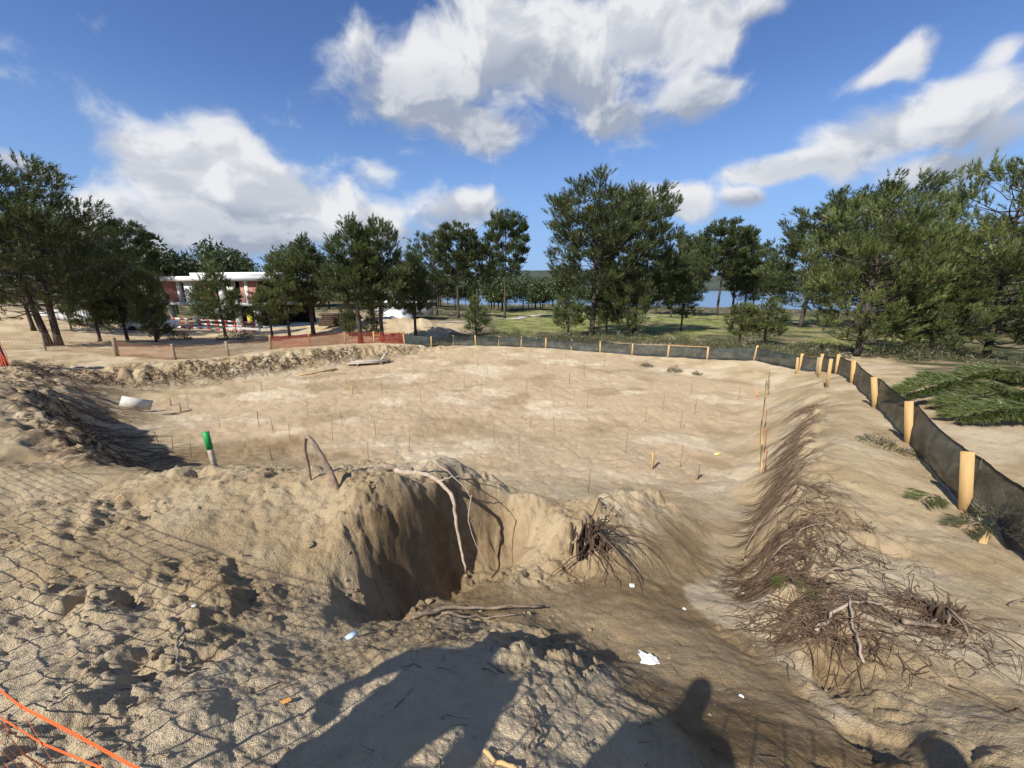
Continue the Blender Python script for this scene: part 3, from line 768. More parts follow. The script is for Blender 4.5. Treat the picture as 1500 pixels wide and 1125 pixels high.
PINES = [
    ('twin', -32.5, 27.2, 11.4, 1.05, 'tall dark pine with two leaning trunks rising from one spot', GF, 0, 0.6),
    ('small', -33.0, 30.8, 4.5, 1.15, 'low bushy pine beside the twin-trunked dark pine', GF, 1, 1.0),
    ('small_b', -32.6, 32.6, 5.9, .95, 'small pine between the low bushy pine and the brick house', GF, 0, 2.0),
    ('small', -29.7, 32.1, 5.5, .85, 'small pine just off the left end of the brick wall', GF, 1, 3.3),
    ('sapling', -32.9, 35.8, 3.4, 1.0, 'sapling with bare stem among the small pines before the house', GF, 0, 1.2),
    ('small_b', -29.8, 40.1, 7.2, .9, 'slender pine standing in front of the white-roofed house', GF, 1, 4.0),
    ('small', -23.0, 37.0, 4.4, 1.1, 'short pine with a thin stem at the right end of the house', GF, 1, 5.0),
    ('slim_b', -21.4, 37.1, 7.5, .95, 'pine with upswept branches covering the right end of the house', GF, 1, 0.3),
    ('slim', -20.2, 39.3, 9.5, 1.15, 'dense dark pine with thick bare trunk right of the house', GF, 0, 1.9),
    ('slim', -13.4, 34.1, 10.4, 1.12, 'tallest pine in the row behind the red netting, pointed top', GF, 0, 2.7),
    ('slim_b', -11.9, 35.3, 10.2, .98, 'tall pine with straight trunk where red netting meets black mesh', GF, 0, 4.4),
    ('slim', -9.9, 39.6, 8.3, 1.0, 'shorter dark pine with a forked bare stem by the sand heap', GF, 0, 5.6),
    ('sapling', -13.8, 38.2, 2.8, .8, 'spindly sapling between two tall pines behind the netting', GF, 0, 0.0),
    ('sapling', -16.2, 38.5, 3.5, .8, 'thin sapling in front of the dark timber stack', GF, 0, 2.1),
    ('sapling', -4.4, 47.5, 4.5, 1.0, 'lone young cone-shaped pine at the edge of the green', GB, 1, 3.0),
    ('umbrella', -12.1, 88.6, 17.8, 1.1, 'broad pine with full crown reaching low beside the fairway', GL, 0, 0.8),
    ('umbrella', -1.7, 89.6, 20.2, .95, 'flat-topped pine with a long bare trunk beside the path', GL, 0, 2.6),
    ('dome_b', -18.3, 95.4, 16.8, 1.0, 'rounded pine behind the sand heap, next to the broad pine', GL, 0, 4.2),
    ('umbrella', -11.2, 128, 19.5, 1.2, 'far pine seen between two rounded fairway pines', GL, 0, 5.1),
    ('dome', 9.6, 46.7, 15.3, 1.28, 'largest round-crowned pine standing right behind the black fence', GB, 0, 0.5),
    ('dome_b', 16.4, 51.9, 15.6, 1.12, 'big round pine merging with the largest pine on its right', GB, 0, 3.6),
    ('young', 13.8, 46.3, 7.4, .9, 'bushy half-grown pine at the foot of the two big round pines', GB, 1, 1.4),
    ('small_b', 11.6, 47.5, 6.0, 1.0, 'small pine under the crown of the largest round pine', GB, 0, 2.2),
    ('umbrella', 62, 118.4, 24, 1.0, 'tall dark pine with bare trunks showing the lake behind', GL, 0, 1.1),
    ('dome', 56, 125, 22, .9, 'dark rounded pine on the lawn before the lake', GL, 0, 2.9),
    ('umbrella', 72, 128, 22.5, 1.0, 'dark pine in the lakeside clump, widest crown', GL, 0, 4.7),
    ('umbrella', 50, 112, 19, .9, 'slim lakeside pine at the edge of the lawn, next to the tall dark one', GL, 0, 0.4),
    ('dome_b', 78, 132, 20, 1.0, 'full-crowned pine closing the right end of the lakeside clump', GL, 0, 5.2),
    ('umbrella', 84, 150, 19, 1.0, 'farther bare-trunked pine by the water beyond the clump', GL, 0, 2.0),
    ('dome', 92, 150, 17, 1.1, 'low broad pine by the water between clump and wind-shaped pine', GL, 0, 3.3),
    ('umbrella', 47, 128, 18, 1.1, 'far pine standing between the big round pines and the lakeside clump', GL, 0, 1.7),
    ('dome', 39, 96, 13, 1.0, 'mid-sized pine on the lawn just past the big round pine', GL, 0, 0.9),
    ('dome_b', 24, 55, 9.5, .9, 'medium pine at the right shoulder of the big round pine', GB, 0, 4.4),
    ('small_b', 6.8, 46.8, 5.2, 1.3, 'low branch-heavy pine left of the largest trunk', GB, 1, 0.6),
    ('umbrella', 108, 170, 19, .9, 'distant pine on the lake shore left of the wind-shaped pine', GL, 0, 0.2),
    ('dome', 116, 172, 20, .8, 'distant dark pine tucked against the wind-shaped pine', GL, 0, 3.9),
    ('dome_b', 55, 74, 18.5, 1.35, 'wind-shaped pine with sloping crown behind the young front pine', GL, 0, 0.0),
    ('dome', 64, 72, 22.5, 1.35, 'tallest broad pine behind the young pines beyond the sand lot', GL, 0, 1.6),
    ('young', 25.1, 27.7, 9.9, 1.05, 'bright young pine with tan shoots near the fence corner', GB, 1, 0.7),
    ('young_wide', 32.6, 26.2, 11.6, 1.0, 'tall ragged young pine beside the felled branches', GB, 1, 2.4),
    ('young_wide', 38.5, 36.5, 10.6, .95, 'young pine behind, between the bright one and the ragged one', GB, 1, 4.9),
    ('young', 29.0, 26.5, 5.2, 1.25, 'low spreading young pine at the edge of the sand lot', GB, 1, 5.5),
    ('small_b', 25.5, 38.8, 4.6, 1.3, 'squat young pine behind the fence corner posts', GB, 1, 3.1),
    ('small', 21.6, 36.5, 3.8, 1.3, 'low round pine bush behind the framed fence panel', GB, 1, 1.3),
    ('dome', -46, 41, 9.5, 1.0, 'dark pine behind the twin-trunked pine, low crown', 'dark trees behind the house', 0, 1.0),
    ('dome_b', -47.7, 46.5, 9.5, .95, 'dark pine beyond the small pines left of the house', 'dark trees behind the house', 0, 2.0),
    ('umbrella', -54, 57, 11.5, 1.0, 'dark tree just behind the left end of the house', 'dark trees behind the house', 0, 3.0),
    ('dome', -42, 34, 8.5, 1.1, 'dark pine crowding the twin-trunked pine from behind', 'dark trees behind the house', 0, 4.0),
]
for (k, x, y, h, wd, lab, grp, yg, rz) in PINES:
    place_pine(k, x, y, h, wd, lab, grp, bool(yg), rz, shoots=(math.hypot(x, y) < 45))

# far woods that read as one mass
def wood_mass(name, label, spots, rng, tris=1500):
    cr = MB()
    for (x, y, h, wd) in spots:
        z = float(base_far(np.array([x]), np.array([y]))[0])
        n = tris
        c = rng.normal(size=(n, 3)); c /= np.linalg.norm(c, axis=1)[:, None]; c *= (rng.rand(n) ** .4)[:, None]
        lobes = rng.uniform(-.55, .55, (7, 3)); pick = rng.randint(0, 7, n)
        c = c * .55 + lobes[pick]
        P = np.array([x, y, z + h * .62]) + c * np.array([wd, wd, h * .42])
        D = rng.normal(size=(n, 3)) + np.array([0, 0, .6]); D /= np.linalg.norm(D, axis=1)[:, None]
        blades(cr, P, D, h * rng.uniform(.04, .10, n), h * rng.uniform(.018, .045, n), rng, np.clip(rng.normal(.3, .2, n), 0, 1))
        cr.tube([[x, y, z - .5], [x + rng.normal(0, .2), y, z + h * .6]], [h * .018, h * .01], 5, cap=False, tint=0)
    link(name, cr.mesh(name, False, True), M['needle'], kind='stuff', label=label, cat='wood')
rng = np.random.RandomState(3)
sp = []
for i in range(46):                          # dark wood behind the house
    a = R(rng.uniform(-58, -24)); r = rng.uniform(82, 150); sp.append((r * math.sin(a), r * math.cos(a), rng.uniform(10, 14), rng.uniform(3.5, 5.5)))
wood_mass('distant_wood', 'dark pine wood closing the view behind the brick house', sp, rng)
sp = []
for i in range(52):                          # woods beyond the fairway
    a = R(rng.uniform(-22, 9)); r = rng.uniform(150, 240); sp.append((r * math.sin(a), r * math.cos(a), rng.uniform(12, 18), rng.uniform(5, 8)))
for i in range(34):
    a = R(rng.uniform(9, 24)); r = rng.uniform(190, 260); sp.append((r * math.sin(a), r * math.cos(a), rng.uniform(10, 14), rng.uniform(4, 7)))
for i in range(22):
    a = R(rng.uniform(40, 58)); r = rng.uniform(85, 160); sp.append((r * math.sin(a), r * math.cos(a), rng.uniform(11, 16), rng.uniform(5, 7)))
wood_mass('distant_wood', 'far pine wood between the fairway and the lake', sp, rng)

# ------------------------------------------------------------------ scrub behind the black fence
def scrub(name, spots, seed, label, hmax):
    rng = np.random.RandomState(seed); mb = MB()
    for (x, y, rr, hh, n) in spots:
        ang = rng.rand(n) * 6.283; rad = rr * np.sqrt(rng.rand(n))
        X = x + rad * np.cos(ang); Y = y + rad * np.sin(ang)
        Z = terrain(X, Y) + hh * rng.rand(n) ** 1.3 * np.sqrt(np.clip(1 - (rad / rr) ** 2, .05, 1)) - .03
        D = rng.normal(size=(n, 3)) * np.array([1, 1, .6]) + np.array([0, 0, 1.0]); D /= np.linalg.norm(D, axis=1)[:, None]
        blades(mb, np.stack([X, Y, Z], 1), D, rng.uniform(.12, .34, n), rng.uniform(.03, .07, n), rng, np.clip(rng.normal(.5, .25, n), 0, 1))
    return mb.mesh(name, False, True)
rng = np.random.RandomState(8); sp = []
for i in range(150):
    t = rng.rand(); x = -6 + 36 * t
    y0 = 39.5 - .012 * x * x - (x > 12) * (x - 12) * .55
    y = y0 + abs(rng.normal(0, 4)); sp.append((x, y, rng.uniform(.5, 1.3), rng.uniform(.35, 1.2), 150))
for i in range(60):
    x = rng.uniform(19, 44); y = 26 + rng.uniform(0, 9) - (x - 19) * .08; sp.append((x, y, rng.uniform(.6, 1.4), rng.uniform(.4, 1.3), 160))
link('undergrowth', scrub('undergrowth', sp, 4, '', 1), M['leaf'], kind='stuff', label='mixed low scrub growing behind the black mesh fence', cat='undergrowth')
for (x, y, rr, hh, n, lab) in ((6.3, 42.5, 1.3, 1.7, 900, 'dark round bush left of the largest pine trunk'), (-31.5, 36.5, .9, .9, 500, 'small dark bush near the red and white barrier'), (-25.5, 35.5, 1.5, 1.0, 700, 'dark heap of cut greenery in front of the house')):
    o = empty('bush', (x, y, hgt(x, y)), lab, 'bush')
    me = scrub('foliage', [(x, y, rr, hh, n)], int(x * 10) % 97, '', hh)
    c = link('foliage', me, M['leaf'], o); c.location = (-x, -y, -o.location.z)

# ------------------------------------------------------------------ fences
def fence_post(parent, p, h, sec=.06, lean=(0, 0), mat='wood', org=(0, 0, 0), extra=.25):
    mb = MB(); mb.box((0, 0, (h - extra) / 2), (sec * 1.75, sec * .75, h + extra), jit=.003)
    o = link('post', mb.mesh('post'), M[mat], parent)
    o.location = (p[0] - org[0], p[1] - org[1], p[2] - org[2]); o.rotation_euler = (lean[0], lean[1], -math.atan2(p[0], p[1]) + random.uniform(-.25, .25))
    return o

def cloth_panel(parent, a, b, org, h=.92, sag=.07, seed=0, mat='shade_cloth', hem=True, zoff=0.0):
    rng = np.random.RandomState(seed)
    n, m = 18, 7
    t = np.linspace(0, 1, n); s = np.linspace(0, 1, m)
    A = np.array(a, float); B = np.array(b, float)
    dv = (B - A)[:2]; ln = np.linalg.norm(dv); nrm = np.array([-dv[1], dv[0]]) / ln
    X = A[0] + (B[0] - A[0]) * t; Y = A[1] + (B[1] - A[1]) * t
    gz = terrain(X, Y)
    ends = np.interp(t, [0, 1], [A[2], B[2]])
    bot = np.minimum(gz + .02, ends + .10)
    top = ends + h - sag * 4 * t * (1 - t) * rng.uniform(.4, 1.3) + zoff
    V = np.zeros((m, n, 3))
    bel = rng.uniform(-.10, .12) * np.sin(t * math.pi) + .02 * np.sin(t * 9 + rng.rand() * 6)
    for i in range(m):
        z = bot + (top - bot) * s[i]
        w_ = bel * math.sin(s[i] * math.pi) + rng.normal(0, .006, n)
        V[i, :, 0] = X + nrm[0] * w_ - org[0]; V[i, :, 1] = Y + nrm[1] * w_ - org[1]; V[i, :, 2] = z - org[2]
    mb = MB(); i = np.arange(m - 1)[:, None] * n; j = np.arange(n - 1)[None, :]
    mb.add(V.reshape(-1, 3), np.stack([i + j, i + j + 1, i + n + j + 1, i + n + j], -1).reshape(-1, 4))
    p = link('mesh_panel', mb.mesh('mesh_panel', True), M[mat], parent)
    if hem:
        hb = MB()
        hb.ribbon(V[-1] + np.array([nrm[0] * .006, nrm[1] * .006, -.02]), (0, 0, .055))
        link('hem', hb.mesh('hem', True), M['hem'], p)
    return p

POST_BACK = [(-9.91, 35.46), (-7.33, 34.9), (-5.54, 36.2), (-3.43, 36.3), (-1.25, 36.4), (0.85, 35.6), (3.09, 35.1), (5.23, 33.7), (7.52, 32.6), (9.81, 31.1), (12.06, 29.47), (14.32, 27.89), (16.65, 26.1), (17.35, 22.75)]
POST_RIGHT = [(17.35, 22.75), (17.5, 21.4), (16.9, 19.6), (14.68, 16.14), (11.81, 11.96), (9.49, 8.59), (7.44, 5.62), (6.7, 4.2), (5.9, 2.4), (5.6, .2)]
random.seed(11)
def P3(p): return (p[0], p[1], hgt(*p))
org = P3(POST_BACK[0])
fb = empty('mesh_fence', org, 'low black mesh fence on pale stakes along the far edge of the pit', 'fence')
pts = [P3(p) for p in POST_BACK]
for i, p in enumerate(pts):
    fence_post(fb, p, .95 if i < 12 else 1.05, .07, (random.uniform(-.05, .05), random.uniform(-.06, .06)), 'wood', org)
for i in range(len(pts) - 1):
    cloth_panel(fb, pts[i], pts[i + 1], org, .88, .04, 40 + i)
a, b = np.array(pts[10]), np.array(pts[11])
mb = MB(); mb.tube([a - np.array(org) + [0, 0, .93], b - np.array(org) + [0, 0, .93]], .03, 4)
link('top_rail', mb.mesh('top_rail'), M['wood'], fb)
org = P3(POST_RIGHT[0])
fr = empty('mesh_fence', org, 'black shade-cloth fence on thick wooden posts running beside the root-covered bank', 'fence')
pts = [P3(p) for p in POST_RIGHT]
leans = [(0, 0), (.03, -.04), (0, -.06), (.02, -.10), (.0, -.2), (0, -.17), (.02, -.17), (-.03, -.08), (0, 0), (0, 0)]
for i, p in enumerate(pts):
    fence_post(fr, p, (1.0, 1.0, 1.05, 1.0, 1.02, 1.02, 1.02, 1.0, 1., 1.)[i], .085 if i != 7 else .07, leans[i], 'wood' if i != 7 else 'wood_old', org)
for i in range(len(pts) - 1):
    cloth_panel(fr, pts[i], pts[i + 1], org, .93, .11, 70 + i)
# loose stakes by the fence corner
for (x, y, h, ln, mt, lab) in ((16.4, 21.7, .95, (0, -.07), 'wood', 'pale loose stake standing before the fence corner'), (17.0, 21.0, .9, (0, -.05), 'wood_old', 'grey loose stake beside the fence corner'), (16.1, 19.7, 1.05, (.05, -.05), 'wood', 'thin pale stake next to the leaning corner post'), (13.6, 16.1, 1.25, (.1, -.04), 'wood', 'tall leaning stake at the bank edge before the mesh fence')):
    o = empty('wooden_stake', P3((x, y)), lab, 'stake', 'loose stakes at the fence corner')
    mb = MB(); mb.box((0, 0, h / 2 - .1), (.12, .05, h + .2), jit=.004); s = link('shaft', mb.mesh('shaft'), M[mt], o); s.rotation_euler = (ln[0], ln[1], -.7)
    tp = MB(); tp.box((0, 0, h + .004), (.10, .042, .03), jit=.006); s2 = link('sawn_top', tp.mesh('sawn_top'), M['wood_old'], s)

def net_panel(name, parent, topline, botline, org, cw, ch, sw, mat, seed=0, jitter=.008):
    """a real net: strands between a top line and a bottom line (arrays of n points)"""
    rng = np.random.RandomState(seed)
    T = np.asarray(topline, float); B = np.asarray(botline, float)
    ln = np.concatenate([[0], np.cumsum(np.linalg.norm(np.diff(T, axis=0), axis=1))])
    nc = max(2, int(ln[-1] / cw)); s = np.linspace(0, ln[-1], nc + 1)
    top = np.stack([np.interp(s, ln, T[:, k]) for k in range(3)], 1); bot = np.stack([np.interp(s, ln, B[:, k]) for k in range(3)], 1)
    nr = max(2, int(np.mean(np.linalg.norm(top - bot, axis=1)) / ch))
    G = np.stack([top + (bot - top) * (r / nr) for r in range(nr + 1)], 0)
    G[1:-1] += rng.normal(0, jitter, G[1:-1].shape)
    sagx = np.sin(np.arange(nr + 1) / nr * math.pi)[:, None] * (rng.normal(0, .02, nc + 1).cumsum() * .12)[None, :]
    G[:, :, 1] += sagx
    G -= np.array(org)
    mb = MB()
    for r in range(nr + 1):
        wv = np.array([0, 0, sw * (1.35 if r in (0, nr) else 1)])
        mb.ribbon(G[r], wv)
    d = top[-1] - top[0]; d /= np.linalg.norm(d)
    for c in range(nc + 1):
        mb.ribbon(G[:, c], d * sw)
    # knots where strands cross
    return link(name, mb.mesh(name), M[mat], parent)

POST_OR = [(-25.5, 24.6), (-20.9, 23.6), (-18.9, 25.4), (-18.1, 28.7), (-16.0, 30.4), (-14.2, 32.6), (-12.3, 34.3), (-9.95, 35.46)]
org = P3(POST_OR[0])
fo = empty('netting_fence', org, 'sagging orange-brown netting fence on wooden posts above the rooty bank', 'fence')
pts = [P3(p) for p in POST_OR]
for i, p in enumerate(pts):
    fence_post(fo, p, 1.05 if i else 1.2, .075 if i else .12, (random.uniform(-.05, .05), random.uniform(-.05, .05)), 'wood' if 2 < i else 'wood_old', org)
for i in range(len(pts) - 1):
    n = 12; t = np.linspace(0, 1, n)[:, None]
    A, B = np.array(pts[i]), np.array(pts[i + 1])
    base = A + (B - A) * t
    base[:, 2] = np.minimum(terrain(base[:, 0], base[:, 1]) + .04, base[:, 2] + .08)
    top = A + (B - A) * t + np.array([0, 0, 1.0]) - np.array([0, 0, 1.0]) * (4 * t * (1 - t)) * (.14 if i < 3 else .05)
    net_panel('netting', fo, top, base, org, .055, .042, .018 if i > 2 else .012, 'net_red' if i > 2 else 'net_brown', i, .004)

# the orange barrier net at the photographer's feet: its top strands cross the corner of the view
LINE = [(-9, 5.3), (-6, 3.35), (-3, 1.58), (-1.5, .80), (-.84, .485), (-.53, .39), (0, .22), (.8, .05), (1.8, -.15), (3.4, -.7)]
TOPZ = [3.75, 4.15, 4.62, 4.85, 4.95, 4.95, 4.90, 4.85, 4.85, 4.8]
bz = terrain(np.array([p[0] for p in LINE]), np.array([p[1] for p in LINE]))
fn = empty('barrier_net', (LINE[4][0], LINE[4][1], float(bz[4])), 'bright orange plastic barrier net in the bottom corner above the sand', 'net')
net_panel('netting', fn, [(p[0], p[1], z) for p, z in zip(LINE, TOPZ)], [(p[0], p[1], z + .02) for p, z in zip(LINE, bz)], fn.location, .15, .085, .0085, 'net_orange', 3, .005)
for (i, dy) in ((1, 0), (3, -.05), (7, -.05)):
    mb = MB(); mb.tube([(0, 0, -.3), (0, 0, float(TOPZ[i] - bz[i]) + .1)], .008, 6)
    o = link('steel_pin', mb.mesh('steel_pin'), M['rust'], fn); o.location = (LINE[i][0] - fn.location.x, LINE[i][1] + dy - fn.location.y, bz[i] - fn.location.z)

# wire fence from the twin pine to the netting, and the red bundle on the far left
org = P3((-34.5, 24.2))
fw = empty('wire_fence', org, 'thin rusty wire fence between the twin pine and the netting corner post', 'fence')
pts = [P3((-34.5, 24.2)), P3((-30.0, 24.6)), P3((-25.7, 24.6))]
for p in pts[:2]: fence_post(fw, p, 1.15, .05, (0, 0), 'wood_old', org)
for i in range(2):
    t = np.linspace(0, 1, 8)[:, None]; A, B = np.array(pts[i]), np.array(pts[i + 1])
    base = A + (B - A) * t; base[:, 2] = terrain(base[:, 0], base[:, 1]) + .05
    net_panel('wire_mesh', fw, A + (B - A) * t + np.array([0, 0, 1.05]), base, org, .2, .12, .010, 'rust', i, .01)
bx, by = -24.6, 18.35
o = empty('barrier_post', (bx, by, hgt(bx, by)), 'tall dark blue post wrapped in bright red netting at the rim', 'post')
mb = MB(); mb.box((0, 0, 1.2), (.30, .16, 2.6), jit=.02); s = link('sleeve', mb.mesh('sleeve'), M['net_blue'], o); s.rotation_euler = (0, -.12, 0)
rng = np.random.RandomState(2)
for k in range(9):
    mb = MB(); x0 = rng.uniform(-.1, .55)
    mb.ribbon([(x0 * .4, -.12, rng.uniform(1.7, 2.4)), (x0 * .7, -.15, 1.3), (x0, -.16, .7), (x0 + rng.normal(0, .08), -.15, rng.uniform(0.0, .3))], (.045, 0, .0))
    link('net_strip', mb.mesh('net_strip'), M['net_red'], o)

# ------------------------------------------------------------------ house under construction
def wallbox(name, parent, u0, u1, v0, v1, z0, z1, mat):
    mb = MB(); mb.box(((u0 + u1) / 2, (v0 + v1) / 2, (z0 + z1) / 2), (u1 - u0, v1 - v0, z1 - z0))
    return link(name, mb.mesh(name), M[mat], parent)
A = Vector((-45.6, 52.0, 0)); B = Vector((-30.6, 47.6, 0))
hz = .35
house = empty('brick_house', (A.x, A.y, hz), 'unfinished two-storey brick house with a white flat roof behind the pines', 'house', None, math.atan2(B.y - A.y, B.x - A.x))
Lh = (B - A).length
# local axes: x along the front, y into the house
wallbox('floor_slab', house, -.3, Lh + .2, -.6, 9, 2.75, 3.12, 'concrete')
wallbox('ground_slab', house, -.6, Lh + .5, -1.2, 9, -.5, .08, 'concrete')
rf = wallbox('roof', house, -.55, Lh + .5, -.75, 9.2, 5.72, 6.30, 'render_white')
wallbox('upper_roof', rf, 3.4, Lh + .2, 1.2, 9, 6.30, 6.78, 'render_white')
wallbox('back_wall', house, 0, Lh, 8.4, 8.7, .08, 5.72, 'inside_shade')
wallbox('inner_wall', house, .2, Lh, 4.0, 4.2, .08, 2.75, 'inside_shade')
wallbox('side_wall', house, 0, .22, .25, 8.4, 3.12, 5.72, 'brick')
wallbox('inner_partition', house, 0.3, Lh, 4.0, 4.2, 3.12, 5.72, 'inside_shade')
bays = [(0.0, 2.55, 'brick'), (2.55, 2.95, 'col'), (2.95, 3.85, 'open'), (3.85, 5.1, 'col'), (5.1, 6.2, 'open'), (6.2, 9.6, 'brick'), (9.6, 10.2, 'col'), (10.2, 11.1, 'open'), (11.1, 12.0, 'col'), (12.0, 13.0, 'open'), (13.0, 13.9, 'brick'), (13.9, 14.3, 'col'), (14.3, Lh, 'brick')]
for (u0, u1, kd) in bays:
    if kd == 'brick': wallbox('brick_wall', house, u0, u1, .02, .22, 3.12, 5.72, 'brick')
    elif kd == 'col': wallbox('column', house, u0, u1, -.12, .30, 3.12, 5.72, 'render_white')
    else:
        o = wallbox('window_rail', house, u0, u1, .08, .16, 4.05, 4.17, 'wood_old'); wallbox('window_rail', house, u0, u1, .08, .16, 3.55, 3.65, 'wood_old')
for (u0, u1) in ((.2, .6), (4.6, 5.5), (6.5, 6.9), (8.6, 9.4), (11.5, 12.0), (14.6, 15.1)):
    wallbox('lower_column', house, u0, u1, .0, .5, .08, 2.75, 'concrete')
mb = MB(); mb.add([(8.6, -.5, 2.7), (12.2, -.7, 2.7), (12.0, -.75, 1.95), (8.9, -.55, 1.5)], [[0, 1, 2, 3]])
link('hanging_sheet', mb.mesh('hanging_sheet'), M['steel'], house)
wallbox('yellow_sheet', house, 14.6, 15.3, -1.0, -.9, .9, 1.9, 'yellow')

# red and white barrier boards in front of the house
def barrier(a, b, label):
    a = Vector(a); b = Vector(b); ln = (b - a).length
    o = empty('barrier', (a.x, a.y, hgt(a.x, a.y)), label, 'barrier', None, math.atan2(b.y - a.y, b.x - a.x))
    dzz = hgt(b.x, b.y) - o.location.z
    for zz in (.25, .72, 1.18):
        r = MB(); r.box((ln / 2, 0, zz + dzz / 2), (ln, .04, .20), (0, -math.atan2(dzz, ln), 0)); rail = link('rail', r.mesh('rail'), M['tape_white'], o)
        st = MB()
        for k in range(int(ln / 1.1)):
            st.box((.3 + k * 1.1, 0, zz + dzz * (.3 + k * 1.1) / ln), (.5, .05, .204), (0, -math.atan2(dzz, ln), 0))
        link('red_stripes', st.mesh('red_stripes'), M['tape_red'], rail, kind='stuff')
    for k in range(5):
        p = MB(); p.box((.1 + k * (ln - .2) / 4, .09, .68 + dzz * k / 4), (.08, .08, 1.5)); link('upright', p.mesh('upright'), M['wood_old'], o)
barrier((-39.6, 44.2, 0), (-27.6, 42.4, 0), 'red and white striped barrier boards in three rows before the house')

# white van glimpsed behind the small pines
def van(x, y, rz, label):
    o = empty('van', (x, y, hgt(x, y)), label, 'van', None, rz)
    prof = [(-2.3, .35), (2.2, .35), (2.3, .9), (1.6, 1.1), (1.0, 1.85), (-2.2, 1.95), (-2.35, 1.0)]
    mb = MB(); n = len(prof)
    V = [(p[0], -.85, p[1]) for p in prof] + [(p[0], .85, p[1]) for p in prof]
    F = [[i, (i + 1) % n, n + (i + 1) % n, n + i] for i in range(n)]
    mb.add(V, F, [[0, i + 1, i] for i in range(1, n - 1)] + [[n, n + i, n + i + 1] for i in range(1, n - 1)])
    link('body', mb.mesh('body'), M['plastic_white'], o)
    for sx in (-1.4, 1.4):
        for sy in (-.82, .82):
            t = MB(); t.tube([(sx, sy - .1, .33), (sx, sy + .1, .33)], .33, 14); link('wheel', t.mesh('wheel'), M['hem'], o)
    for sy in (-.856, .856):
        g = MB(); g.box((.55, sy, 1.45), (1.0, .02, .45)); link('side_window', g.mesh('side_window'), M['plastic_blue'], o)
    g = MB(); g.box((1.36, 0, 1.5), (.05, 1.5, .62), (0, -.66, 0)); link('windscreen', g.mesh('windscreen'), M['plastic_blue'], o)
van(-38.5, 41.5, .5, 'pale van parked behind the small pines beside the barrier')

# far building and slab on the neighbouring plot
cab = empty('site_building', (-22, 78, hgt(-22, 78)), 'low grey unfinished building between the tall pines beyond the sand heaps', 'building', None, -.1)
wallbox('wall', cab, -6, 5, 0, 5, 0, 2.6, 'concrete'); wallbox('roof', cab, -6.6, 5.6, -.8, 5.5, 2.6, 3.0, 'render_white')
for u in (-4.5, -1.5, 1.5): wallbox('opening_shade', cab, u, u + 1.5, -.02, .2, .3, 2.1, 'inside_shade')  # dark boxes on a solid wall, painting the shade within openings
slab = empty('concrete_slab', (-15, 51.0, hgt(-15, 51.0)), 'pale concrete slab tilted on the sand heap between the pines', 'slab', None, .3)
s = wallbox('panel', slab, -1.8, 1.8, 0, 2.6, .5, .75, 'render_white'); s.rotation_euler = (.55, .1, 0)
wallbox('underside_prop', slab, -1.5, 1.3, .9, 1.2, -.4, .9, 'concrete')
ts = empty('timber_stack', (-19.5, 44, hgt(-19.5, 44)), 'dark stack of timber on the sand behind the red netting', 'timber stack', None, .1)
rng = np.random.RandomState(4)
for k in range(6):
    for j in range(3):
        mb = MB(); mb.box((rng.normal(0, .1), j * .42, .12 + k * .23), (4.2 + rng.uniform(-.4, .4), .38, .2), (0, 0, rng.normal(0, .02)))
        link('beam', mb.mesh('beam'), M['stump'], ts)
kb = empty('low_wall', (-52, 42.0, hgt(-52, 42)), 'pale low concrete wall on the slope behind the twin pine', 'wall', None, -.35)
for k in range(7): wallbox('block', kb, k * 2.02, k * 2.02 + 2.0, 0, .3, -.7, .45 + .03 * (k % 3), 'concrete')
gp = empty('site_gate', (-40.6, 35.6, hgt(-40.6, 35.6)), 'grey steel fence panel leaning behind the twin pine', 'fence panel', None, .15)
for (u0, u1, z0, z1) in ((0, .12, 0, 3.2), (3.2, 3.32, 0, 2.2), (.12, 3.2, 1.9, 1.98), (.12, 3.2, .15, .23)): wallbox('frame_bar', gp, u0, u1, 0, .08, z0, z1, 'steel')
for k in range(14): wallbox('bar', gp, .3 + k * .21, .33 + k * .21, .02, .05, .23, 1.9, 'steel')

# ------------------------------------------------------------------ water, hill, cart paths
def sheet(name, pts, z, mat):
    mb = MB(); n = len(pts); mb.add([(p[0], p[1], z) for p in pts], None, [[0, i, i + 1] for i in range(1, n - 1)]); return link(name, mb.mesh(name), mat, kind='structure')
m, t, bs, out = material('lake_water')
pos = t.n('ShaderNodeNewGeometry').outputs['Position']
bs.inputs['Base Color'].default_value = (.10, .17, .27, 1); bs.inputs['Roughness'].default_value = .22
bp = t.n('ShaderNodeBump'); bp.inputs['Strength'].default_value = .3; t.put(bp.inputs['Height'], t.noise(pos, .35, 4, .6)); t.put(bs.inputs['Normal'], bp.outputs[0])
sheet('lake', [(-300, 250), (1500, 200), (1600, 900), (1200, 1350), (-500, 1350)], -11.0, m)
def hill():
    a = np.radians(np.linspace(-75, 75, 260)); rr = np.linspace(1300, 3600, 26)
    A, Rr = np.meshgrid(a, rr); X = Rr * np.sin(A); Y = Rr * np.cos(A)
    hh = np.sin(np.clip((Rr - 1300) / 2300, 0, 1) * math.pi) ** .8
    Z = -14 + hh * (62 + 42 * fbm(X / 700, Y / 700, 4, 91) + 25 * np.sin(A * 3 + 1)) + fbm(X / 60, Y / 60, 3, 92) * 5 * hh
    V = np.stack([X, Y, Z], -1).reshape(-1, 3); n = len(a)
    i = np.arange(len(rr) - 1)[:, None] * n; j = np.arange(n - 1)[None, :]
    me = mesh_np('hills', V, [np.stack([i + j, i + n + j, i + n + j + 1, i + j + 1], -1).reshape(-1, 4)[:, ::-1]]); smooth(me)
    link('hills', me, simple_mat('wooded_hill', (.030, .042, .028), (.07, .08, .05), .02, .95), kind='structure')
hill()
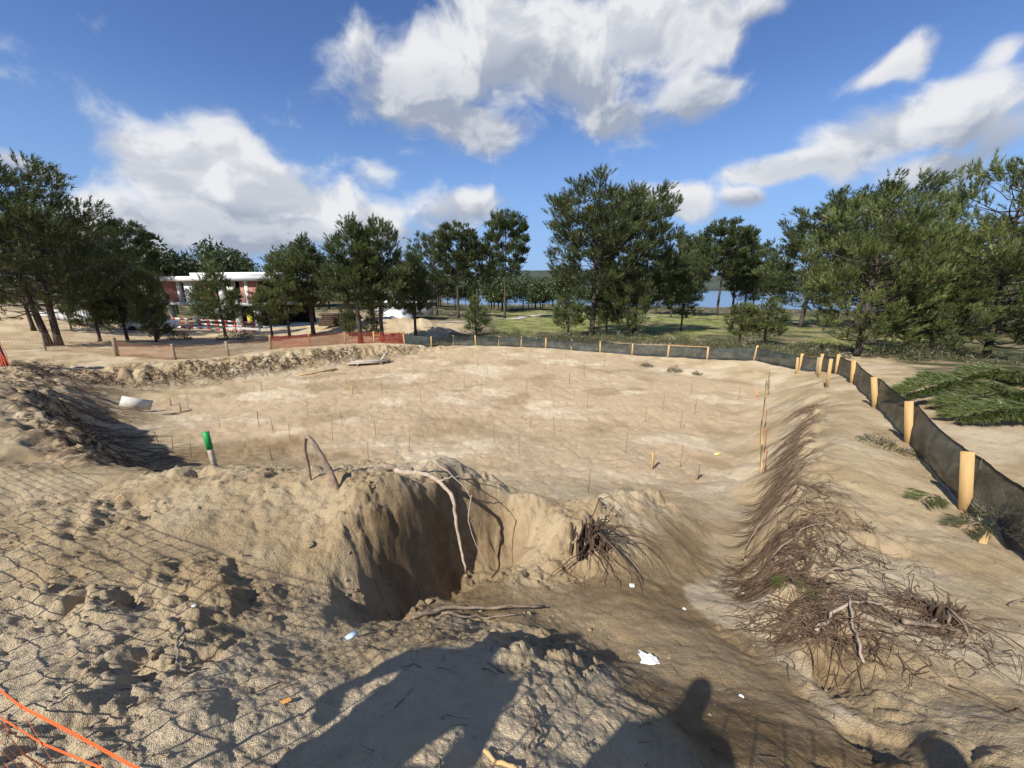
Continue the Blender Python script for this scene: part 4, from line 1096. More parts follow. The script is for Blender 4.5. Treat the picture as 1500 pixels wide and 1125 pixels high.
def path(name, line, width, mat):
    mb = MB(); L = np.array(line, float)
    s = np.concatenate([[0], np.cumsum(np.linalg.norm(np.diff(L, axis=0), axis=1))]); q = np.linspace(0, s[-1], 60)
    P = np.stack([np.interp(q, s, L[:, 0]), np.interp(q, s, L[:, 1])], 1); T = np.gradient(P, axis=0); T /= np.linalg.norm(T, axis=1)[:, None]
    N = np.stack([-T[:, 1], T[:, 0]], 1)
    a = P - N * width / 2; b = P + N * width / 2
    V = np.vstack([np.column_stack([a, terrain(a[:, 0], a[:, 1]) + .10]), np.column_stack([b, terrain(b[:, 0], b[:, 1]) + .10])])
    i = np.arange(59); mb.add(V, np.stack([i, i + 1, i + 61, i + 60], 1)[:, ::-1])
    link(name, mb.mesh(name), mat, kind='structure')
pm = simple_mat('pale_path', (.40, .36, .30), (.52, .48, .42), .5, .9)
path('cart_path', [(-14, 72), (-6, 80), (2, 92), (6, 110), (20, 118), (40, 100), (60, 84), (80, 70)], 2.2, pm)

# ------------------------------------------------------------------ steel rods, stakes and boards in the pit
RODS = [(-10.38, 14.91, 0.64), (-9.48, 14.35, 0.68), (-8.36, 13.56, 0.72), (-9.17, 16.45, 0.67), (-12.07, 22.46, 0.55), (-12.55, 23.82, 0.53), (-13.85, 20.63, 0.35), (-6.75, 13.52, 0.81), (-6.94, 14.9, 0.71), (-9.89, 22.3, 0.64), (-5.13, 13.59, 0.79), (-6.86, 19.66, 0.7), (-3.57, 12.37, 0.75), (-4.77, 11.78, 0.59), (-8.11, 12.01, 0.55), (-4.49, 18.16, 0.65), (-4.38, 23.12, 0.59), (-5.25, 29.7, 0.93), (-2.69, 20.98, 0.81), (-3.04, 29.53, 0.84), (-2.41, 26.1, 0.66), (-1.7, 20.8, 0.67), (-1.48, 23.16, 0.77), (-0.43, 22.31, 0.74), (-0.27, 28.02, 0.71), (0.07, 24.14, 0.77), (0.74, 19.32, 0.75), (2.26, 25.83, 0.74), (3.97, 28.03, 0.62), (3.38, 21.93, 0.63), (0.76, 14.97, 0.59), (1.68, 14.38, 0.78), (-0.64, 13.16, 0.66), (0.24, 12.22, 0.66), (3.34, 21.7, 0.47), (4.61, 23.92, 0.55), (3.59, 17.54, 0.78), (6.53, 26.73, 0.7), (3.9, 12.26, 0.78), (5.74, 15.7, 0.73), (7.07, 17.24, 0.76), (6.99, 15.08, 0.83), (5.43, 11.39, 0.74), (9.65, 20.01, 0.72), (8.31, 16.67, 0.74), (11.45, 18.72, 0.63), (-12.64, 12.84, 0.48), (-11.76, 12.38, 0.52), (-10.78, 11.95, 0.57), (-12.12, 15.05, 0.56), (-10.42, 14.96, 0.67), (-8.07, 11.93, 0.58), (-15.72, 17.85, 0.56), (-16.04, 18.32, 0.38), (1.9, 8.6, .6)]
def rod_mesh(h):
    mb = MB(); mb.tube([(0, 0, -.2), (.004, 0, h * .5), (0, .003, h)], .0085, 5); return mb.mesh('steel_rod')
RM = [rod_mesh(h) for h in (.55, .68, .8)]
random.seed(3)
for (x, y, h) in RODS:
    lab = ('thin rusty rod in the brown shaded corner of the pit floor' if x < -7.5 and y < 17.5 else 'thin rusty rod near the lumber stack and the netting bank' if x < -8 else
           'thin rusty rod in the far part of the pit floor towards the black fence' if y > 21.5 else 'thin rusty rod on the right part of the floor towards the edge boards' if x > 3 else 'thin rusty rod in the middle of the pit floor')
    o = link('steel_rod', RM[0 if h < .6 else 1 if h < .74 else 2], M['rust'], None, lab, 'rod', 'rods marking the pit floor, ' + lab[15:])
    o.location = (x, y, hgt(x, y)); o.rotation_euler = (random.gauss(0, .045), random.gauss(0, .045), random.uniform(0, 6)); o.scale = (1, 1, random.uniform(.94, 1.06))
def stake(x, y, h, w_, mat, label, group=None, lean=(0, 0), cap=None):
    o = empty('marker_stake', (x, y, hgt(x, y)), label, 'stake', group)
    mb = MB(); mb.box((0, 0, h / 2 - .1), (w_, w_ * .6, h + .2), jit=.002); s = link('shaft', mb.mesh('shaft'), M[mat], o); s.rotation_euler = (lean[0], lean[1], .4)
    if cap:
        c = MB(); c.box((0, 0, h - cap[1] / 2 + .004), (w_ + .006, w_ * .6 + .006, cap[1])); link('painted_top', c.mesh('painted_top'), M[cap[0]], s)
    else:
        c = MB(); c.box((0, 0, h + .006), (w_ * .7, w_ * .4, .016)); link('cut_top', c.mesh('cut_top'), M['wood_old'], s)
stake(-8.49, 19.76, .52, .06, 'wood', 'short wooden stake alone in the pale middle of the pit floor', None, (.03, -.06))
stake(4.37, 11.0, .58, .075, 'wood', 'taller pale stake near the channel mouth on the pit floor', None, (0, -.02))
stake(5.46, 10.35, .46, .07, 'wood_old', 'shorter brown stake by the moist footprints at the channel mouth', None, (0, .02))
stake(12.3, 18.6, .42, .06, 'wood_orange', 'orange stake near the upper end of the edge boards', None)
stake(-16.67, 18.0, .36, .07, 'wood_old', 'stubby stake beside the shadowed left corner of the pit', 'stubby stakes in the pit corner', (0, -.03))
stake(-15.53, 17.2, .42, .07, 'wood_old', 'stubby stake beside the shadowed left corner of the pit', 'stubby stakes in the pit corner', (0, -.05))
stake(-13.85, 20.6, .3, .06, 'wood_old', 'low stake below the rooty bank under the netting', None)
stake(-4.08, 4.85, .52, .062, 'plank', 'wooden stake with bright green painted top on the mound crest', None, (.03, -.04), ('green_paint', .25))
# planks
def plank(x, y, L, W, T, rz, label, group, mat='plank', z=None, tilt=(0, 0)):
    o = link('plank', None, None)
    mb = MB(); mb.box((0, 0, 0), (L, W, T), jit=.003); me = mb.mesh('plank'); COL.objects.unlink(o); bpy.data.objects.remove(o)
    o = link('plank', me, M[mat], None, label, 'plank', group); o.location = (x, y, (hgt(x, y) + T / 2 + .01) if z is None else z); o.rotation_euler = (tilt[0], tilt[1], rz); return o
z0 = hgt(-10.7, 28.3)
for k, (dx_, dy_, dz_, lab) in enumerate(((-.25, -.32, .10, 'front bottom plank of the small lumber stack in the pit'), (-.05, 0, .10, 'middle bottom plank of the small lumber stack in the pit'), (.1, .32, .10, 'rear bottom plank of the small lumber stack in the pit'), (0, -.16, .20, 'front top plank of the small lumber stack in the pit'), (.2, .18, .20, 'rear top plank of the small lumber stack in the pit'))):
    plank(-10.6 + dx_, 28.3 + dy_, 2.5, .30, .09, .25, lab, 'lumber stack planks', 'plank', z0 + dz_ + .06)
for k, dx_ in enumerate((-.8, .8)):
    plank(-10.6 + dx_, 28.3 + dx_ * .25, .12, 1.0, .12, .25, 'short bearer block under the %s end of the lumber stack' % ('house-side' if k == 0 else 'fence-side'), None, 'wood_old', z0 + .05)
plank(-9.75, 28.7, 1.0, .14, .04, 1.2, 'thin board propped up against the lumber stack', None, 'plank', z0 + .45, (0, -.65))
plank(-13.1, 25.2, 2.8, .16, .06, .88, 'long thin plank lying at the foot of the netting bank', None, 'wood')
bo = plank(-16.9, 16.6, 1.05, .03, .45, .80, 'pale rectangular board tilted against the shaded left bank', None, 'white_board', hgt(-16.9, 16.6) + .30, (-.35, .42))
for k, (x, y, L, rz, lab) in enumerate(((-15.9, 16.6, 1.2, .2, 'dark stick lying beside the tilted pale board'), (-15.4, 17.0, .9, 1.0, 'loose batten lying beyond the tilted pale board'))):
    plank(x, y, L, .05, .04, rz, lab, None, 'wood_old')
# edge boards along the right side of the floor
EB = [(6.62, 9.35), (8.3, 11.9), (10.0, 14.6), (12.1, 17.7), (14.2, 20.9)]
for k in range(4):
    a, b = EB[k], EB[k + 1]; za, zb = hgt(*a), hgt(*b); ln = math.hypot(b[0] - a[0], b[1] - a[1])
    plank((a[0] + b[0]) / 2, (a[1] + b[1]) / 2, ln + .1, .03, .24 if k < 3 else .34, math.atan2(b[1] - a[1], b[0] - a[0]), ('near pale edge board at the foot of the right bank', 'second edge board, following the near one along the bank foot', 'third edge board, in the middle of the bank foot', 'far dark edge board by the fence corner')[k], 'edge boards at the bank foot', 'wood' if k < 2 else 'wood_old', (za + zb) / 2 + .10, (.0, -math.atan2(zb - za, ln)))
for (x, y, h, lab) in ((7.0, 9.75, .75, 'red'), (8.2, 11.6, .75, 'red'), (9.75, 14.0, .7, 'red'), (12.7, 18.4, .8, None), (13.6, 19.8, 1.0, None), (14.1, 20.6, .9, None)):
    o = empty('board_pin', (x, y, hgt(x, y)), 'steel pin with red tip holding the near edge boards' if lab else 'bare steel pin holding the far edge boards', 'rod', 'red-tipped board pins' if lab else 'bare board pins')
    s = link('shaft', RM[1], M['rust'], o); s.scale = (1.3, 1.3, h / .68); s.rotation_euler = (.05, -.07, 0)
    if lab:
        c = MB(); c.tube([(0, 0, -.03), (0, 0, .03)], .016, 6); cc = link('red_tip', c.mesh('red_tip'), M['red_paint'], o); cc.location = (-.048, -.034, h)
# rods lying/standing near the mouth

# ------------------------------------------------------------------ roots, branches and litter
def on_ground(P2, off=.0):
    P2 = np.asarray(P2, float); z = terrain(P2[:, 0], P2[:, 1]) + off
    return np.column_stack([P2, z])

def resample(P, n, rng=None, jit=0):
    P = np.asarray(P, float); s = np.concatenate([[0], np.cumsum(np.linalg.norm(np.diff(P, axis=0), axis=1))])
    q = np.linspace(0, s[-1], n)
    k = np.stack([np.interp(q, s, P[:, i]) for i in range(P.shape[1])], 1)
    for _ in range(2): k[1:-1] = (k[:-2] + 2 * k[1:-1] + k[2:]) / 4
    if jit: k[1:-1] += rng.normal(0, jit, k[1:-1].shape)
    return k

def strands(name, starts, dirs, lens, rad, seed, label, cat, mat='fibre', lift=.05, nseg=6, wander=.5, sag=None):
    """many fine roots lying on the slope"""
    rng = np.random.RandomState(seed); n = len(starts)
    a = np.arctan2(dirs[:, 1], dirs[:, 0])
    P = np.zeros((n, nseg, 2)); P[:, 0] = starts
    for k in range(1, nseg):
        a = a + rng.normal(0, wander / nseg * 1.6, n)
        P[:, k] = P[:, k - 1] + np.stack([np.cos(a), np.sin(a)], 1) * (lens / (nseg - 1))[:, None]
    Z = terrain(P[..., 0], P[..., 1])
    hump = np.sin(np.linspace(0, 1, nseg) * math.pi)[None, :] * (lift * rng.rand(n) ** 2)[:, None] * 2 + .004
    Z = Z + hump
    mb = MB()
    C = np.concatenate([P, Z[..., None]], -1)
    r = rad * rng.uniform(.5, 1.5, n)
    taper = np.linspace(1, .35, nseg)
    T = np.gradient(C, axis=1); T /= np.linalg.norm(T, axis=2)[..., None] + 1e-9
    U = np.cross(T, np.array([0, 0, 1.0])); U /= np.linalg.norm(U, axis=2)[..., None] + 1e-9
    W = np.cross(U, T)
    ang = np.array([math.pi / 2, math.pi * 7 / 6, math.pi * 11 / 6])
    V = C[:, :, None, :] + (r[:, None] * taper[None, :])[..., None, None] * (np.cos(ang)[None, None, :, None] * U[:, :, None, :] + np.sin(ang)[None, None, :, None] * W[:, :, None, :])
    base = (np.arange(n) * nseg * 3)[:, None, None] + (np.arange(nseg - 1) * 3)[None, :, None]
    j = np.arange(3)[None, None, :]; j2 = (j + 1) % 3
    Q = np.stack([base + j, base + j2, base + 3 + j2, base + 3 + j], -1).reshape(-1, 4)
    mb.add(V.reshape(-1, 3), Q)
    return link(name, mb.mesh(name), M[mat], kind='stuff', label=label, cat=cat)

def along(line, n, rng, spread, t0=0, t1=1):
    L = np.array([p[:2] for p in line], float)
    s = np.concatenate([[0], np.cumsum(np.linalg.norm(np.diff(L, axis=0), axis=1))])
    q = s[-1] * (t0 + (t1 - t0) * rng.rand(n))
    P = np.stack([np.interp(q, s, L[:, 0]), np.interp(q, s, L[:, 1])], 1)
    return P + rng.normal(0, 1, (n, 2)) * spread

rng = np.random.RandomState(77)
LR = CTRL_LINES['lip_right']
# fine roots hanging from the lip of the right bank
n = 620
S = along(LR, n, rng, .13, .18, .78) + fbm(np.linspace(0, 60, n), np.zeros(n), 2, 7)[:, None] * [.15, .1]; D = np.tile([-.80, .35], (n, 1)) + rng.normal(0, .28, (n, 2))
strands('hanging_roots', S, D, rng.uniform(.3, 1.0, n), .0055, 1, 'fine brown roots hanging from the lip of the right bank', 'roots', lift=.06)
# tangled mats on the near part of the bank
pts = []
for (x, y, sx, sy, k) in ((3.12, 3.75, .16, .32, 560), (3.6, 4.45, .22, .3, 460), (2.68, 2.85, .16, .24, 380), (3.5, 2.85, .3, .22, 110), (4.4, 4.9, .4, .35, 150), (4.0, 3.9, .4, .35, 80), (3.1, 2.4, .3, .25, 60), (5.1, 6.2, .35, .35, 180), (4.0, 3.05, .16, .16, 140)):
    pts.append(np.array([x, y]) + rng.normal(0, 1, (k, 2)) * [sx, sy])
S = np.vstack(pts); n = len(S); an = rng.rand(n) * 6.283
strands('root_mat', S, np.stack([np.cos(an), np.sin(an)], 1) + [-.5, -.2], rng.uniform(.12, .5, n), .0045, 2, 'tangled mat of dead roots and twigs on the right bank', 'roots', lift=.06, wander=1.1)
# roots in the shaded left and back banks
n = 1300
S = np.vstack([along(CTRL_LINES['rim_left'], 520, rng, .55, .15, .98) + [.5, .55], along(CTRL_LINES['rim_back'], 780, rng, .5, .05, .9) + [.3, -.6]])
D = np.vstack([np.tile([.5, .75], (520, 1)), np.tile([.55, -.8], (780, 1))]) + rng.normal(0, .35, (n, 2))
strands('bank_roots', S, D, rng.uniform(.4, 1.4, n), .010, 3, 'dark roots torn open along the shaded far bank', 'roots', lift=.10)
# needles and twig crumbs lying about
n = 2600
S = np.vstack([np.stack([rng.uniform(-5, 3.5, 1500), rng.uniform(1, 8, 1500)], 1), np.stack([rng.uniform(2, 9, 700), rng.uniform(1.5, 9, 700)], 1), np.stack([rng.uniform(-13, 13, 400), rng.uniform(10, 26, 400)], 1)])
an = rng.rand(n) * 6.283
strands('twig_litter', S, np.stack([np.cos(an), np.sin(an)], 1), rng.uniform(.03, .16, n) * (1 + (S[:, 1] > 9) * 1.5), .0022, 4, 'scattered pine needles and twig crumbs on the sand', 'litter', lift=.01, nseg=4)

# clods of sand: nobody could count them
def clods():
    bm = bmesh.new(); bmesh.ops.create_icosphere(bm, subdivisions=2, radius=1)
    base = np.array([v.co[:] for v in bm.verts]); F = np.array([[v.index for v in f.verts] for f in bm.faces]); bm.free()
    r = np.random.RandomState(6); shapes = []
    for k in range(12):
        s = base.copy()
        for c in range(9):                   # break flat faces off the lump
            nrm = r.normal(size=3); nrm /= np.linalg.norm(nrm); q = r.uniform(.45, .85)
            ex = np.clip(s @ nrm - q, 0, None); s = s - ex[:, None] * nrm
        s = s * (1 + r.normal(0, .07, (len(s), 1))) * np.array([1, r.uniform(.65, 1.1), r.uniform(.5, .8)])
        shapes.append(s)
    mb = MB()
    N = 12000
    X = r.uniform(-5.2, 4.6, N); Y = r.uniform(.9, 7.2, N)
    _, m = terrain(X, Y, True)
    grp = fbm(X * 1.5, Y * 1.5, 3, 111)
    keep = (r.rand(N) < np.clip(m['turn'], 0, 1) * .8 * sstep(grp, .0, .55) + .02) & (m['floor'] < .1) & (m['chan'] < .7) & (m['face'] < .35)
    X, Y = X[keep], Y[keep]; Z = terrain(X, Y)
    for x, y, z in zip(X, Y, Z):
        sz = min(.05, .007 + r.exponential(.010)); a = r.rand() * 6.28; c, s_ = math.cos(a), math.sin(a)
        sh = shapes[r.randint(12)]
        mb.add(sh @ np.array([[c, -s_, 0], [s_, c, 0], [0, 0, 1]]) * sz + [x, y, z + sz * .08], None, F)
    me = mb.mesh('sand_clods', False)
    for nme in ('damp_and_shade', 'pale', 'fair', 'wild', 'litter', 'pit'): fattr(me, nme, np.zeros(len(me.vertices)) + (.2 if nme in ('damp_and_shade', 'pale') else 0))
    fattr(me, 'nbig', np.full(len(me.vertices), .45)); fattr(me, 'nwild', np.full(len(me.vertices), .5))
    link('sand_clods', me, ground.data.materials[0], kind='stuff', label='crumbled clods of sand strewn over the dug mound', cat='clods')
clods()

def limb(name, pts, r0, r1, label, cat, mat='root', seed=0, twigs=(), n=14, jit=.008, group=None):
    """one branch or root with its side twigs as parts"""
    rng = np.random.RandomState(seed); P = resample(pts, n, rng, jit)
    org = P[0].copy()
    mb = MB(); rad = np.linspace(r0, r1, n) * rng.uniform(.85, 1.18, n); mb.tube(P - org, rad, 8)
    if not twigs:
        return link(name, mb.mesh(name, True), M[mat], None, label, cat, group, loc=org)
    o = empty(name, org, label, cat, group)
    link('stem', mb.mesh('stem', True), M[mat], o)
    for tw in twigs:
        q = resample(tw[0], 12, rng, jit * .7); t = MB(); t.tube(q - org, np.linspace(tw[1], tw[1] * .35, 12), 6); link('side_root', t.mesh('side_root', True), M[mat], o)
    return o
# bent dead branch stuck in the crest like an upside-down V
zc = hgt(-2.45, 4.25); zd = hgt(-2.03, 4.08)
limb('bent_branch', [(-2.44, 4.25, zc - .1), (-2.46, 4.25, zc + .25), (-2.47, 4.26, zc + .52), (-2.43, 4.26, zc + .62), (-2.33, 4.22, zc + .52), (-2.2, 4.16, zc + .3), (-2.1, 4.1, zd + .15), (-2.03, 4.07, zd - .08)], .013, .036, 'bent dead branch stuck in the mound like an upside-down V', 'branch', 'root', 1, n=20, jit=.005)
# long pale root hanging into the hollow
zl = hgt(-.95, 4.5)
limb('hanging_root', [(-1.5, 4.52, hgt(-1.5, 4.52) + .05), (-1.25, 4.5, zl + .14), (-1.0, 4.46, zl + .12), (-.82, 4.36, zl + .02), (-.72, 4.25, 3.05), (-.68, 4.15, 2.85), (-.66, 4.08, 2.66), (-.60, 4.0, 2.48), (-.57, 3.93, 2.38), (-.55, 3.9, 2.28)], .036, .012, 'long pale root hanging down into the dark hollow', 'root', 'root_pale', 2, (
    ([(-1.2, 4.5, zl + .12), (-1.13, 4.5, zl + .26), (-1.0, 4.5, zl + .34), (-.85, 4.52, zl + .36), (-.68, 4.55, zl + .26)], .014),
    ([(-1.02, 4.5, zl + .32), (-.88, 4.42, zl + .27), (-.75, 4.38, zl + .18), (-.62, 4.3, zl + .08), (-.52, 4.25, 3.12), (-.50, 4.2, 3.08)], .009),
    ([(-.5, 4.25, 3.1), (-.53, 4.15, 2.9), (-.52, 4.1, 2.7), (-.42, 4.02, 2.55), (-.36, 3.98, 2.42), (-.35, 3.96, 2.34)], .008),
    ([(-.95, 4.42, zl + .06), (-.8, 4.4, zl + .12), (-.66, 4.42, zl + .15)], .012)), n=26, jit=.008)
limb('old_log', [(-1.72, 4.62, hgt(-1.72, 4.62) + .07), (-1.5, 4.58, hgt(-1.5, 4.58) + .05), (-1.28, 4.55, hgt(-1.28, 4.55) + .04)], .045, .035, 'short thick log end lying on the crest above the hollow', 'log', 'root', 3)
# branch lying in the moist channel
def ground_limb(name, line, r0, r1, label, mat='root', lift=.03, seed=0, n=14, group=None, cat='branch', jit=.008):
    g = on_ground(resample(np.array(line, float), 9), lift)
    return limb(name, g, r0, r1, label, cat, mat, seed, n=n, jit=jit, group=group)
ground_limb('fallen_branch', [(-.88, 2.78), (-.55, 3.02), (-.2, 3.05), (.1, 3.1), (.33, 3.2)], .020, .009, 'curved fallen branch lying in the moist hollow floor', 'root', .05, 4)
ground_limb('fallen_branch', [(-.62, 2.78), (-.3, 2.86), (.05, 2.9)], .012, .006, 'thin stick just in front of the curved fallen branch', 'root', .03, 5)
ground_limb('fallen_branch', [(2.55, 2.62), (2.85, 2.82), (3.2, 2.9), (3.5, 2.98)], .015, .007, 'pale branch across the lower root mat', 'root_pale', .06, 6)
ground_limb('fallen_branch', [(3.3, 2.65), (3.6, 2.72), (3.95, 2.75)], .022, .009, 'stout brown branch end lying above the lower root mat', 'root', .05, 7)
ground_limb('fallen_branch', [(2.6, 2.25), (2.75, 2.5), (2.95, 2.75), (3.15, 3.05)], .010, .005, 'thin branch pointing up the bank through the lower mat', 'root_pale', .08, 8)
ground_limb('fallen_branch', [(3.3, 3.55), (3.7, 3.6), (4.1, 3.75)], .014, .006, 'straight twig branch between the two root mats', 'root', .06, 9)
ground_limb('fallen_branch', [(3.1, 4.2), (3.5, 4.35), (3.9, 4.3), (4.2, 4.45)], .012, .005, 'bowed twig on top of the upper root mat', 'root', .09, 10)
ground_limb('fallen_branch', [(3.6, 5.15), (3.85, 5.5), (4.3, 5.75), (4.8, 5.75)], .009, .005, 'long arching root bowing out over the smooth slope', 'root', .14, 11)
ground_limb('fallen_branch', [(2.9, 3.1), (2.55, 3.15), (2.2, 3.3)], .007, .004, 'fine root reaching down onto the grey sand tongue', 'root', .01, 12)
ground_limb('fallen_branch', [(5.0, 3.2), (5.5, 3.4), (6.0, 3.45)], .012, .006, 'lone stick on the sand near the splintered stub', 'root', .02, 13)
ground_limb('fallen_branch', [(-2.05, 1.95), (-1.95, 1.78), (-1.82, 1.66), (-1.68, 1.6)], .008, .004, 'small forked twig in the hole on the left mound', 'twig', .03, 14)
ground_limb('fallen_branch', [(-.12, 1.2), (0.02, 1.12), (.12, 1.02)], .010, .006, 'split yellowish cane lying in the shade near the net', 'wood', .02, 15)
ground_limb('fallen_branch', [(.1, 1.45), (.12, 1.32), (.06, 1.2)], .007, .004, 'dark twig crossing the shade edge near the net', 'root', .03, 16)

# torn stump with roots at the right lip of the hollow
sx, sy = 1.0, 4.45
sz = hgt(sx, sy)
st = empty('tree_stump', (sx, sy, sz - .25), 'torn dark stump with splayed roots at the edge of the hollow', 'stump')
st.scale = (1.25, 1.25, 1.15)
r = np.random.RandomState(15)
def ragged(n, rr, hh, seed):
    q = np.random.RandomState(seed); mb = MB()
    for k in range(n):                       # torn vertical fibres grown together
        a0 = q.rand() * 6.28; d0 = rr * math.sqrt(q.rand()); h = hh * q.uniform(.45, 1.1) * (1.15 - .5 * d0 / rr)
        p = np.array([math.cos(a0) * d0, math.sin(a0) * d0 * .8, -.12])
        top = p + np.array([q.normal(0, .03) + math.cos(a0) * .03, q.normal(0, .03), h + .12])
        mid = (p + top) / 2 + q.normal(0, .018, 3)
        mb.tube(resample([p, mid, top], 6, q, .006), np.linspace(q.uniform(.022, .045), q.uniform(.004, .012), 6), 6)
    return mb.mesh('trunk', False)
link('trunk', ragged(70, .19, .46, 31), M['stump'], st)
for k in range(54):
    a0 = r.uniform(-2.3, .7); L = r.uniform(.15, .7) * (1 if k % 3 else 1.3)
    p0 = np.array([math.cos(a0) * r.uniform(.02, .16), math.sin(a0) * r.uniform(.02, .13), r.uniform(.05, .45)])
    el0 = r.uniform(-.5, .7); hd_ = a0 + r.normal(0, .5)
    p1 = p0 + np.array([math.cos(hd_) * L * .5, math.sin(hd_) * L * .5, L * .45 * el0]); p2 = p1 + np.array([math.cos(hd_ + r.normal(0, .5)) * L * .4, math.sin(hd_) * L * .4, -L * r.uniform(.1, .55)])
    t = MB(); t.tube(resample([p0, p1, p2], 7, r, .012), np.linspace(r.uniform(.003, .011), .002, 7), 5); link('root', t.mesh('root', True), M['stump'] if k % 3 else M['fibre'], st)
# second, smaller torn stump on the right bank
st2 = empty('tree_stump', (4.05, 2.95, hgt(4.05, 2.95) - .05), 'small dark broken stump in the right bank above the lower mat', 'stump')
link('trunk', ragged(26, .11, .3, 32), M['stump'], st2)
for k in range(12):
    a0 = r.uniform(2.2, 5.2); L = r.uniform(.2, .5); t = MB(); p0 = np.array([0, 0, r.uniform(.05, .2)])
    t.tube(resample([p0, p0 + [math.cos(a0) * L * .5, math.sin(a0) * L * .5, .02], p0 + [math.cos(a0) * L, math.sin(a0) * L, -.16]], 6, r, .008), np.linspace(.014, .004, 6), 5); link('root', t.mesh('root', True), M['root'], st2)

# pine fronds: felled branches on the sand lot and small sprigs
def frond(name, base, tip, rise, width, nt, label, cat, group=None, nl=.16, nw=.011, seed=0, mat='needle_young', stem=.018):
    r = np.random.RandomState(seed); b = np.array(base, float); tp = np.array(tip, float)
    o = empty(name, (b[0], b[1], hgt(b[0], b[1])), label, cat, group); org = np.array(o.location)
    n = 12; t = np.linspace(0, 1, n); ax = b + (tp - b) * t[:, None]
    C = np.column_stack([ax, terrain(ax[:, 0], ax[:, 1]) + .04 + rise * np.sin(t * 2.6)]) - org
    mb = MB(); mb.tube(C, np.linspace(stem, .005, n), 6); link('stem', mb.mesh('stem', True), M['root'], o)
    d2 = (tp - b) / np.linalg.norm(tp - b); nv = np.array([-d2[1], d2[0]]); ln = np.linalg.norm(tp - b)
    cr = MB(); P, D = [], []
    for k in range(nt):
        u = r.uniform(.12, 1); c = np.array([np.interp(u, t, C[:, i]) for i in range(3)])
        sidev = r.choice([-1, 1]); L = width * (1.1 - u) * r.uniform(.2, 1)
        dd = np.array([d2[0] + nv[0] * sidev * .9, d2[1] + nv[1] * sidev * .9, r.uniform(-.1, .35)]); dd /= np.linalg.norm(dd)
        P.append(c + dd * L); D.append(dd)
    P = np.array(P); D = np.array(D)
    gz = terrain(P[:, 0] + org[0], P[:, 1] + org[1]) - org[2]
    P[:, 2] = np.maximum(P[:, 2], gz + .03)
    kk = 26; Pn = np.repeat(P, kk, 0); Dn = np.repeat(D, kk, 0)
    rv = r.normal(size=(len(Pn), 3)); nd = Dn + rv * .26 + [0, 0, -.22]; nd /= np.linalg.norm(nd, axis=1)[:, None]
    blades(cr, Pn + Dn * (r.rand(len(Pn)) * .22)[:, None], nd, nl * r.uniform(.6, 1.3, len(Pn)), nw * r.uniform(.7, 1.3, len(Pn)), r, np.clip(r.normal(.45, .22, len(Pn)), 0, 1))
    c = link('needles', cr.mesh('needles', False, True), M[mat], o)
    return o
G = 'felled pine branches on the sand lot'
frond('felled_branch', (16.6, 12.2), (12.6, 11.9), .6, 1.2, 560, 'upper felled pine branch with its bare stem arching up', 'branch', G, .26, .024, 1)
frond('felled_branch', (17.2, 11.4), (13.0, 10.9), .45, 1.2, 580, 'middle felled pine branch of the green heap', 'branch', G, .26, .024, 2)
frond('felled_branch', (16.0, 10.0), (12.1, 9.9), .3, 1.0, 520, 'lower felled pine branch nearest the fence cloth', 'branch', G, .26, .024, 3)
frond('felled_branch', (18.0, 11.8), (15.0, 12.6), .8, 1.2, 560, 'topmost felled pine branch at the back of the heap', 'branch', G, .26, .024, 4)
frond('felled_branch', (17.5, 9.6), (14.2, 9.3), .35, 1.0, 480, 'outermost felled pine branch at the right of the heap', 'branch', G, .26, .024, 5)
frond('pine_sprig', (3.12, 3.72), (2.98, 3.42), .03, .10, 26, 'green pine sprig caught in the edge of the root mat', 'sprig', None, .10, .005, 6)
frond('pine_sprig', (7.35, 5.95), (6.85, 5.75), .08, .18, 34, 'green pine sprig on the sand beside the thick fence post', 'sprig', None, .12, .006, 7)
frond('pine_sprig', (7.2, 5.2), (6.7, 5.0), .04, .25, 30, 'dull dry pine twig at the foot of the black cloth', 'sprig', None, .12, .006, 8, 'leaf')
# splintered stub
o = empty('broken_stub', (6.55, 4.65, hgt(6.55, 4.65)), 'splintered pale wooden stub beside the last fence post', 'stub')
for k in range(5):
    mb = MB(); x0 = (k - 2) * .022; mb.add([(x0 - .014, -.015, -.05), (x0 + .014, -.015, -.05), (x0 + .014, .02, -.05), (x0 - .014, .02, -.05), (x0 + .002, 0, .1 + .06 * ((k * 7) % 3))], [[0, 1, 2, 3]], [[0, 1, 4], [1, 2, 4], [2, 3, 4], [3, 0, 4]]); link('splinter', mb.mesh('splinter'), M['wood'], o)

# dry plants
def plant(x, y, rr, hh, n, label, nl=.12, nw=.02, mat='leaf', group=None):
    r = np.random.RandomState(int(abs(x * 100 + y * 7)) % 9999)
    o = empty('dry_plant', (x, y, hgt(x, y)), label, 'plant', group)
    mb = MB(); st = MB()
    a = r.rand(n) * 6.283; q = rr * r.rand(n) ** .6
    X, Y = q * np.cos(a), q * np.sin(a); Z = terrain(X + x, Y + y) - o.location.z + hh * r.rand(n) * (1.1 - q / rr)
    D = np.stack([np.cos(a) * .6, np.sin(a) * .6, r.uniform(.2, 1.2, n)], 1) + r.normal(0, .4, (n, 3)); D /= np.linalg.norm(D, axis=1)[:, None]
    blades(mb, np.stack([X, Y, Z], 1), D, nl * r.uniform(.5, 1.3, n), np.full(n, nw), r, np.clip(r.normal(.5, .25, n), 0, 1))
    for k in range(9):
        a0 = r.rand() * 6.28; st.tube([(0, 0, -.03), (math.cos(a0) * rr * .4, math.sin(a0) * rr * .4, hh * .5), (math.cos(a0) * rr * .8, math.sin(a0) * rr * .8, hh * .7)], [.008, .006, .003], 4)
    link('foliage', mb.mesh('foliage', False, True), M[mat], o); link('stems', st.mesh('stems'), M['twig'], o, kind='stuff')
